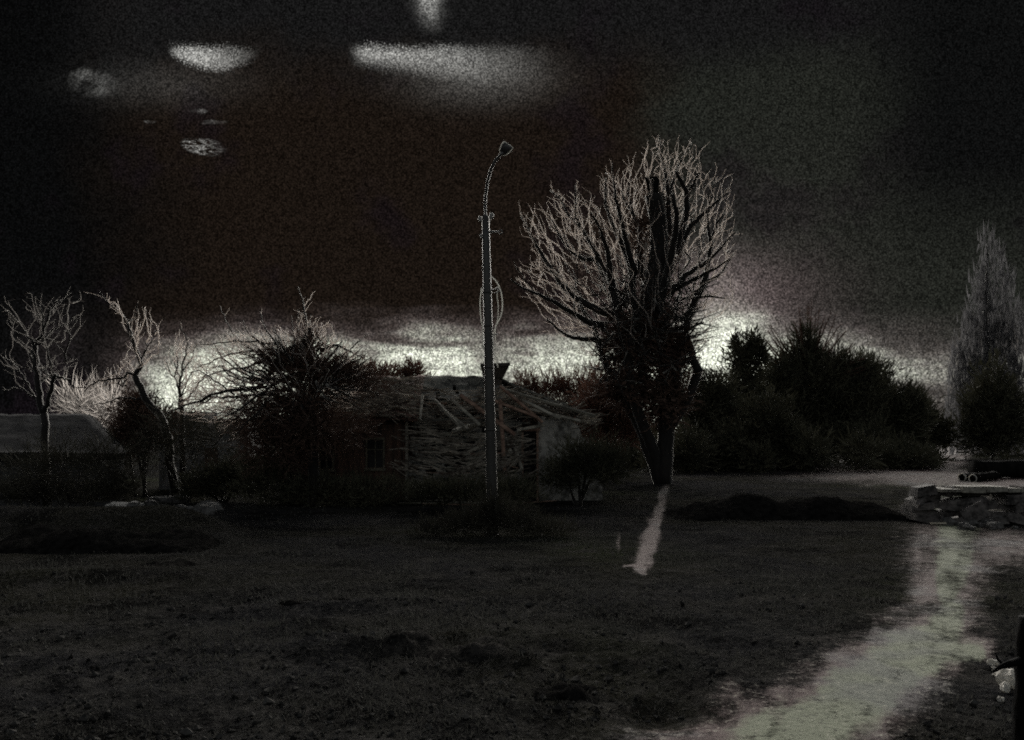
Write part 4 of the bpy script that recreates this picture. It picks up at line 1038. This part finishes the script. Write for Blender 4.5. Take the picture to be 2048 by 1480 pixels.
def logs():
    Y = 54.0; m = Y/F; rnd = random.Random(23)
    def log(px0, px1, py, r, lab, Yd, tilt=0, rim=True, mat=M['darkwood'], grp=None):
        mm = Yd/F; a = P(px0, py, Yd); b = P(px1, py-tilt, Yd+1.2); base = (a+b)/2; base.z = ground_z(base.x, Yd)
        a.z = ground_z(a.x, Yd)+r*mm*.92; b.z = a.z+tilt*mm
        e = empty('felled_log', base, lab, 'log', grp); n = 12
        k = MB(); pts = [a.lerp(b, i/(n-1))+Vector((0, rnd.gauss(0, .02), rnd.gauss(0, .025))) for i in range(n)]
        k.tube(pts, [r*mm*(1+.05*rnd.gauss(0, 1)) for _ in range(n)], 16); k.build('log_bark', mat, e)
        if rim:
            t = (a-b).normalized(); u = t.cross(Vector((0, 0, 1))).normalized(); w = u.cross(t); k = MB(); c0 = pts[0]+t*.02
            k.tube([c0+(u*cos(q*2*pi/20)+w*sin(q*2*pi/20))*r*mm*.93 for q in range(21)], [r*mm*.17]*21, 6); k.build('sapwood_ring', M['sapwood'], e)
    log(1948, 2110, 936, 18.5, 'thick black felled log lying across the verge at the right edge', 54, 2, False)
    log(1924, 1965, 938, 8.5, 'thin black log with a pale ringed end, leftmost on the verge', 51.5, -2, grp='small logs')
    log(1946, 1990, 936, 8.5, 'thin black log with a pale ringed end, against the thick felled log', 51.0, 3, grp='small logs')
logs()

def gate_stump():
    Y = 7.4; m = Y/F; rnd = random.Random(29)
    e = empty('broken_post', P(2042, 1510, Y), 'black broken post with a side branch standing at the lower right corner', 'post')
    k = MB(); n = 12
    pts = [P(2060+2*sin(i*1.3), 1520-285*i/(n-1), Y) for i in range(n)]
    k.tube(pts, [(34-10*i/(n-1)+rnd.uniform(-2, 2))*m for i in range(n)], 12)
    k.build('trunk', M['darkwood'], e)
    k = MB(); k.tube([P(2040, 1322, Y-.05), P(2018, 1328, Y-.1), P(2000, 1334, Y-.12), P(1984, 1345, Y-.15)], [9*m, 7*m, 5*m, 2.2*m], 8)
    k.tube([P(2010, 1331, Y-.1), P(1998, 1322, Y), P(1990, 1306, Y)], [4*m, 3*m, 1.4*m], 6); k.build('branch', M['darkwood'], e)
    side2 = ['pale jagged stone block, biggest beside the black broken post', 'pale stone just below the biggest pale block', 'small pale stone under the tip of the post branch',
             'small pale chip left of the biggest pale block', 'small pale chip on the dark ground, lowest but one near the post', 'lowest pale chip beside the black broken post', 'tiny pale chip level with the branch of the broken post']
    for lab, (px, py, r) in zip(side2, [(2020, 1366, .12), (2010, 1384, .06), (1985, 1334, .045), (1994, 1356, .035), (2006, 1381, .04), (2001, 1406, .03), (1986, 1345, .03)]):
        Y2 = YG(py+r*F/9.6*.5); c = P(px, py, Y2); c.z = ground_z(c.x, Y2)+r*.55
        tag(rock('pale_stone', c, r, M['palestone'], rnd, .85), lab, 'stone', 'pale stones by the broken post')
gate_stump()
rnd = random.Random(91)
for lab, (px, py, w_, h_, t_) in zip(['broken flat slab leaning on the low wall, largest of the fallen ones', 'thin fallen slab lying flat below the low wall, right of the leaning slab', 'small tipped slab at the right end below the low wall', 'narrow dark slab fallen just right of the short pale plank'],
        [(1946, 1040, .70, .42, .5), (1986, 1050, .8, .14, .06), (2028, 1050, .5, .22, -.3), (1908, 1048, .45, .16, .15)]):
    Y = 26.0; c = P(px, py, Y); c.z = ground_z(c.x, Y); k = MB(); a = Vector((cos(t_), 0, sin(t_)))*w_/2; u = Vector((-sin(t_), .35, cos(t_)))*h_*.5; n_ = Vector((0, .09, -.03)); o = c+Vector((0, 0, abs(a.z)+u.z*.9))
    j = lambda: Vector((rnd.uniform(-.05, .05), 0, rnd.uniform(-.03, .03)))
    k.hexa([o-a-u-n_+j(), o+a-u-n_+j(), o+a-u+n_, o-a-u+n_, o-a+u-n_+j(), o+a+u-n_+j(), o+a+u+n_, o-a+u+n_])
    tag(k.build('broken_slab', M['wallstone'], None, False, loc=c), lab, 'slab', 'fallen slabs of the low wall')

# ------------------------------------------------------------------ grass: ground cover
def grass():
    rnd = random.Random(37); mb = MB(); made = 0
    while made < 34000:
        py = 905+575*rnd.random()**1.15; px = rnd.uniform(-120, 2170)
        Y = YG(py)
        if Y < 4 or Y > 70: continue
        x = (px-1024)/F*Y
        w, _ = worn(x, Y)
        if w > .12 or mn.noise(Vector((x*.5, Y*.5, 11)))+rnd.gauss(0, .3) < -.02+.22*(py > 1290): continue
        z = ground_z(x, Y, w); h = rnd.uniform(.03, .12)*(1 if Y > 12 else .75)*(1+.6*mn.noise(Vector((x*.3, Y*.3, 2)))); a = rnd.uniform(0, 2*pi)
        wd = (.004+.00035*Y)*rnd.uniform(.7, 1.4); s = Vector((cos(a), sin(a), 0))*wd; l = Vector((rnd.gauss(0, .5), rnd.gauss(0, .5), 1)).normalized()*h
        p = Vector((x, Y, z-.01)); q = p+l*.55+Vector((rnd.gauss(0, .1), rnd.gauss(0, .1), 0))*h
        mb.quad(p-s, p+s, q+s*.7, q-s*.7); mb.tri(q-s*.7, q+s*.7, p+l*1.05+Vector((rnd.gauss(0, .2), rnd.gauss(0, .2), 0))*h); made += 1
    o = mb.build('grass', M['grass'], None); o['kind'] = 'stuff'; tag(o, 'short dark grass and weeds over the rough ground', 'grass')
grass()

# ------------------------------------------------------------------ sky
BACK_FILL = .060  # added brightness of the unseen sky behind the camera, fills the facades
SUN_EL, SUN_AZ = 6.0, 5.0       # degrees above the horizon, and to the right of straight ahead
def sky():
    w = bpy.data.worlds.new('World'); S.world = w; w.use_nodes = True
    N = NT(w.node_tree); bg = N.n['Background']
    d = N.node('ShaderNodeTexCoord').outputs['Generated']
    sp = N.node('ShaderNodeSeparateXYZ'); N.l.new(d, sp.inputs[0]); x, y, z = sp.outputs
    ys = N.m('MAXIMUM', y, .08)
    U = N.add(N.mul(N.m('DIVIDE', x, ys), F), 1024.0)            # bearing and height on the sky, in the units of the measuring helper
    V = N.add(N.mul(N.m('DIVIDE', z, ys), -F), HOR)
    front = N.step(y, .05, .35)
    v3 = N.vec(N.mul(U, .001), N.mul(V, .001))
    strat = N.vec(N.mul(U, .0016), N.mul(V, .009))
    ns = N.noise(strat, 2.2, 5, .6, .6); nb = N.noise(v3, 3.2, 5, .6); nm = N.noise(v3, 14, 4, .6)
    def white(q, zz):
        n = N.node('ShaderNodeTexWhiteNoise', noise_dimensions='3D'); N.l.new(N.vec(N.m('FLOOR', N.mul(U, q)), N.m('FLOOR', N.mul(V, q)), zz), n.inputs['Vector']); return n.outputs['Value']
    ng = N.noise(N.vec(N.mul(U, .27), N.mul(V, .33)), 1.0, 1, .8)            # fine mottled cloud texture
    nc = N.noise(N.vec(N.mul(U, .1), N.mul(V, .1), 4.0), 1.0, 2, .7)
    ng2 = N.noise(N.vec(N.mul(U, .62), N.mul(V, .62), 9.0), 1.0, 0, .6)
    speck = N.add(N.mul(N.step(ng, .38, .66), 1.2), N.mul(N.step(ng2, .42, .74), 1.5))
    w1 = white(.47, 1.0); w2 = white(.27, 5.0)
    grain = N.mul(N.add(.30, N.mul(N.mul(w1, w1), 1.35), N.mul(N.mul(w2, w2), .75)), N.add(.72, N.mul(speck, .26)))
    # cloud deck colour: brown in the middle, grey-green to the right, near black to the left
    brown = (.0105, .0072, .0052); green = (.0150, .0162, .0132); black = (.0028, .0029, .0030); grey = (.0085, .0084, .0085)
    Un = N.add(U, N.mul(N.add(nb, -.5), 420)); Vn = N.add(V, N.mul(N.add(nb, -.5), 260))
    col = N.mix(N.step(Un, 90, 430), black, brown)
    col = N.mix(N.step(Un, 1240, 1400), col, green)
    top = N.mul(N.step(Vn, 190, 40), N.step(U, 60, 300))
    col = N.mix(top, col, grey)
    pb = N.noise(N.vec(N.mul(U, .001), N.mul(V, .001), 8.0), 4.0, 4, .6)
    col = N.mix(N.mul(N.step(pb, .52, .66), .55), col, (.0075, .0052, .0072))
    col = N.mix(N.mul(N.step(U, 1660, 1900), N.step(V, 560, 300)), col, (.0045, .0047, .0047))
    # glowing band over the horizon
    thr = N.add(V, N.mul(N.add(ns, -.5), 95), N.mul(N.add(nm, -.5), 26))
    rise = N.step(thr, 598, 742)
    dipl = N.mul(N.step(U, 150, 470), N.step(U, 1760, 1500, .32, 1))
    glow = N.mul(rise, dipl)
    glow = N.mul(glow, N.step(N.noise(strat, 4.3, 4, .6, .4), .30, .60, .58, 1.0), N.step(N.noise(v3, 5.5, 4, .65, .3), .34, .60, .72, 1.08))
    glow = N.add(glow, N.mul(N.gauss(U, 420, 110), N.step(thr, 690, 770), .55))
    right = N.mul(N.gauss(U, 1440, 100), N.step(thr, 430, 680), .46)
    rr = N.mul(N.gauss(V, N.add(742, N.mul(N.add(nm, -.5), 20), N.mul(N.m('MINIMUM', N.add(U, -1800), 0), .55)), 38), N.step(U, 1600, 1780), N.step(ns, .3, .62, .6, 1.1), .27)
    mauve = N.mul(N.gauss(U, 1450, 190), N.gauss(V, 590, 75), .35)
    hal = N.mul(N.gauss(U, 1530, 250), N.gauss(V, 500, 210), N.step(N.noise(strat, 6.0, 4, .6, .4), .3, .62, .5, 1.2), .07)
    left = N.mul(N.gauss(U, 110, 80), N.gauss(V, 690, 90), .085)
    total = N.m('MINIMUM', N.add(glow, right), 1.0)
    total = N.add(total, rr, hal, left)
    gcol = N.mix(N.step(total, .15, .75), (.42, .34, .325), (.86, .90, .745))
    gcol = N.mix(N.mul(N.step(nc, .45, .62), .35), gcol, (.40, .36, .37))
    total = N.m('MULTIPLY', total, N.m('MULTIPLY', total, .35), None)if False else N.m('POWER', total, 1.55)
    below = N.step(V, 905, 868)
    gl = N.scale(gcol, N.mul(total, N.step(V, 1000, 872)))
    ml = N.scale((.16, .11, .115), mauve)
    # thin lens clouds and one upright streak high up
    def lens(cx, cy, wx, hy, tilt, edge=.25, power=1.0):
        du = N.m('DIVIDE', N.add(U, -cx), wx); dv = N.m('DIVIDE', N.add(V, -cy, N.mul(N.add(U, -cx), -tilt), N.mul(N.add(nm, -.5), 14)), hy)
        q = N.add(N.mul(du, du), N.mul(dv, dv))
        return N.step(q, 1.0, 1.0-edge*3)
    wob = N.add(N.mul(N.add(nm, -.5), 26), N.mul(N.add(nb, -.5), 20), N.mul(N.add(ng, -.5), 46))
    c1 = N.mul(N.step(N.add(V, wob, N.mul(N.add(U, -345), -.05)), 82, 106), N.step(N.add(V, wob, N.mul(N.m('POWER', N.m('ABSOLUTE', N.m('DIVIDE', N.add(U, -432), 95)), 2.0), 40)), 147, 132), N.step(U, 545, 380), N.step(U, 332, 352), N.add(.35, N.mul(nm, .9)), .42)
    Vw = N.add(V, wob)
    c2 = N.mul(N.step(Vw, 84, 112), N.step(N.add(Vw, N.mul(N.m('MINIMUM', N.add(U, -700), 260), -.17)), 136, 92), N.step(U, 694, 735), N.m('POWER', N.step(U, 1190, 700, 0, 1), 1.4), N.add(.3, N.mul(nm, 1.0)), .42)
    c3 = N.mul(N.gauss(N.add(U, N.mul(N.add(nm, -.5), 30)), N.add(858, N.mul(V, .12)), 20), N.step(V, 76, -40), N.add(.4, nm), .42)
    c4 = N.mul(lens(190, 166, 62, 34, .1, .3), N.step(U, 270, 140), N.step(nm, .36, .62), .13)
    c5 = N.mul(lens(410, 294, 52, 20, .16, .2), N.step(N.noise(N.vec(N.mul(U, .02), N.mul(V, .07), 2.0), 2.4, 3, .7, 1.5), .44, .66), N.step(U, 465, 370), .36)
    c6 = N.mul(N.add(lens(397, 222, 20, 7, .05), N.mul(lens(300, 243, 14, 4, 0), .8), N.mul(lens(415, 244, 46, 5, 0), .35)), N.step(nm, .36, .6), .15)
    c7 = N.mul(N.gauss(U, 330, 150), N.gauss(V, 168, 40), .022)
    c8 = N.mul(N.gauss(U, 960, 130), N.gauss(V, 165, 42), .05)
    cl = N.scale((.95, .95, .9), N.add(c1, c2, c3, c4, c5, c6, c7, c8))
    tot = N.vadd(N.vadd(N.vadd(col, gl), ml), cl)
    tot = N.scale(tot, grain)
    # unseen sky to the sides and behind, brightened to fill the facades
    nish = N.node('ShaderNodeTexSky', sky_type='NISHITA', sun_disc=False); nish.sun_elevation = R(SUN_EL); nish.sun_rotation = R(SUN_AZ)
    nish.dust_density = 4.0
    back = N.node('ShaderNodeHueSaturation'); back.inputs['Saturation'].default_value = .25; N.l.new(nish.outputs[0], back.inputs['Color'])
    dim = N.scale(back.outputs[0], BACK_FILL)
    fin = N.mix(front, dim, N.scale(tot, .5))
    N.l.new(fin, bg.inputs[0]); bg.inputs[1].default_value = 1.0
sky()
sun = bpy.data.objects.new('sun', bpy.data.lights.new('sun', 'SUN')); C.objects.link(sun)
sun.data.energy = 5.0; sun.data.angle = R(64); sun.data.color = (1, .965, .90)
dirv = Vector((sin(R(SUN_AZ))*cos(R(SUN_EL)), cos(R(SUN_AZ))*cos(R(SUN_EL)), sin(R(SUN_EL))))
sun.rotation_euler = dirv.to_track_quat('Z', 'Y').to_euler()

# ------------------------------------------------------------------ camera and output
cam = bpy.data.objects.new('camera', bpy.data.cameras.new('camera')); C.objects.link(cam); S.camera = cam
cam.location = (0, 0, CAM_H); cam.rotation_euler = (R(90), 0, 0)
cam.data.sensor_width = 36; cam.data.lens = 36*F/2048; cam.data.shift_y = (HOR-740)/2048
cam.data.clip_start = .1; cam.data.clip_end = 6000
for o in C.objects:
    if '_o' in o.keys(): del o['_o']
S.view_settings.view_transform = 'Standard'; S.view_settings.look = 'None'; S.view_settings.exposure = 1.0; S.view_settings.gamma = 1
S.cycles.use_denoising = False; S.cycles.pixel_filter_type = 'BLACKMAN_HARRIS'; S.cycles.filter_width = 1.9
S.cycles.max_bounces = 5; S.cycles.transparent_max_bounces = 8
S.cycles.sample_clamp_indirect = 1.0; S.cycles.sample_clamp_direct = 2.2
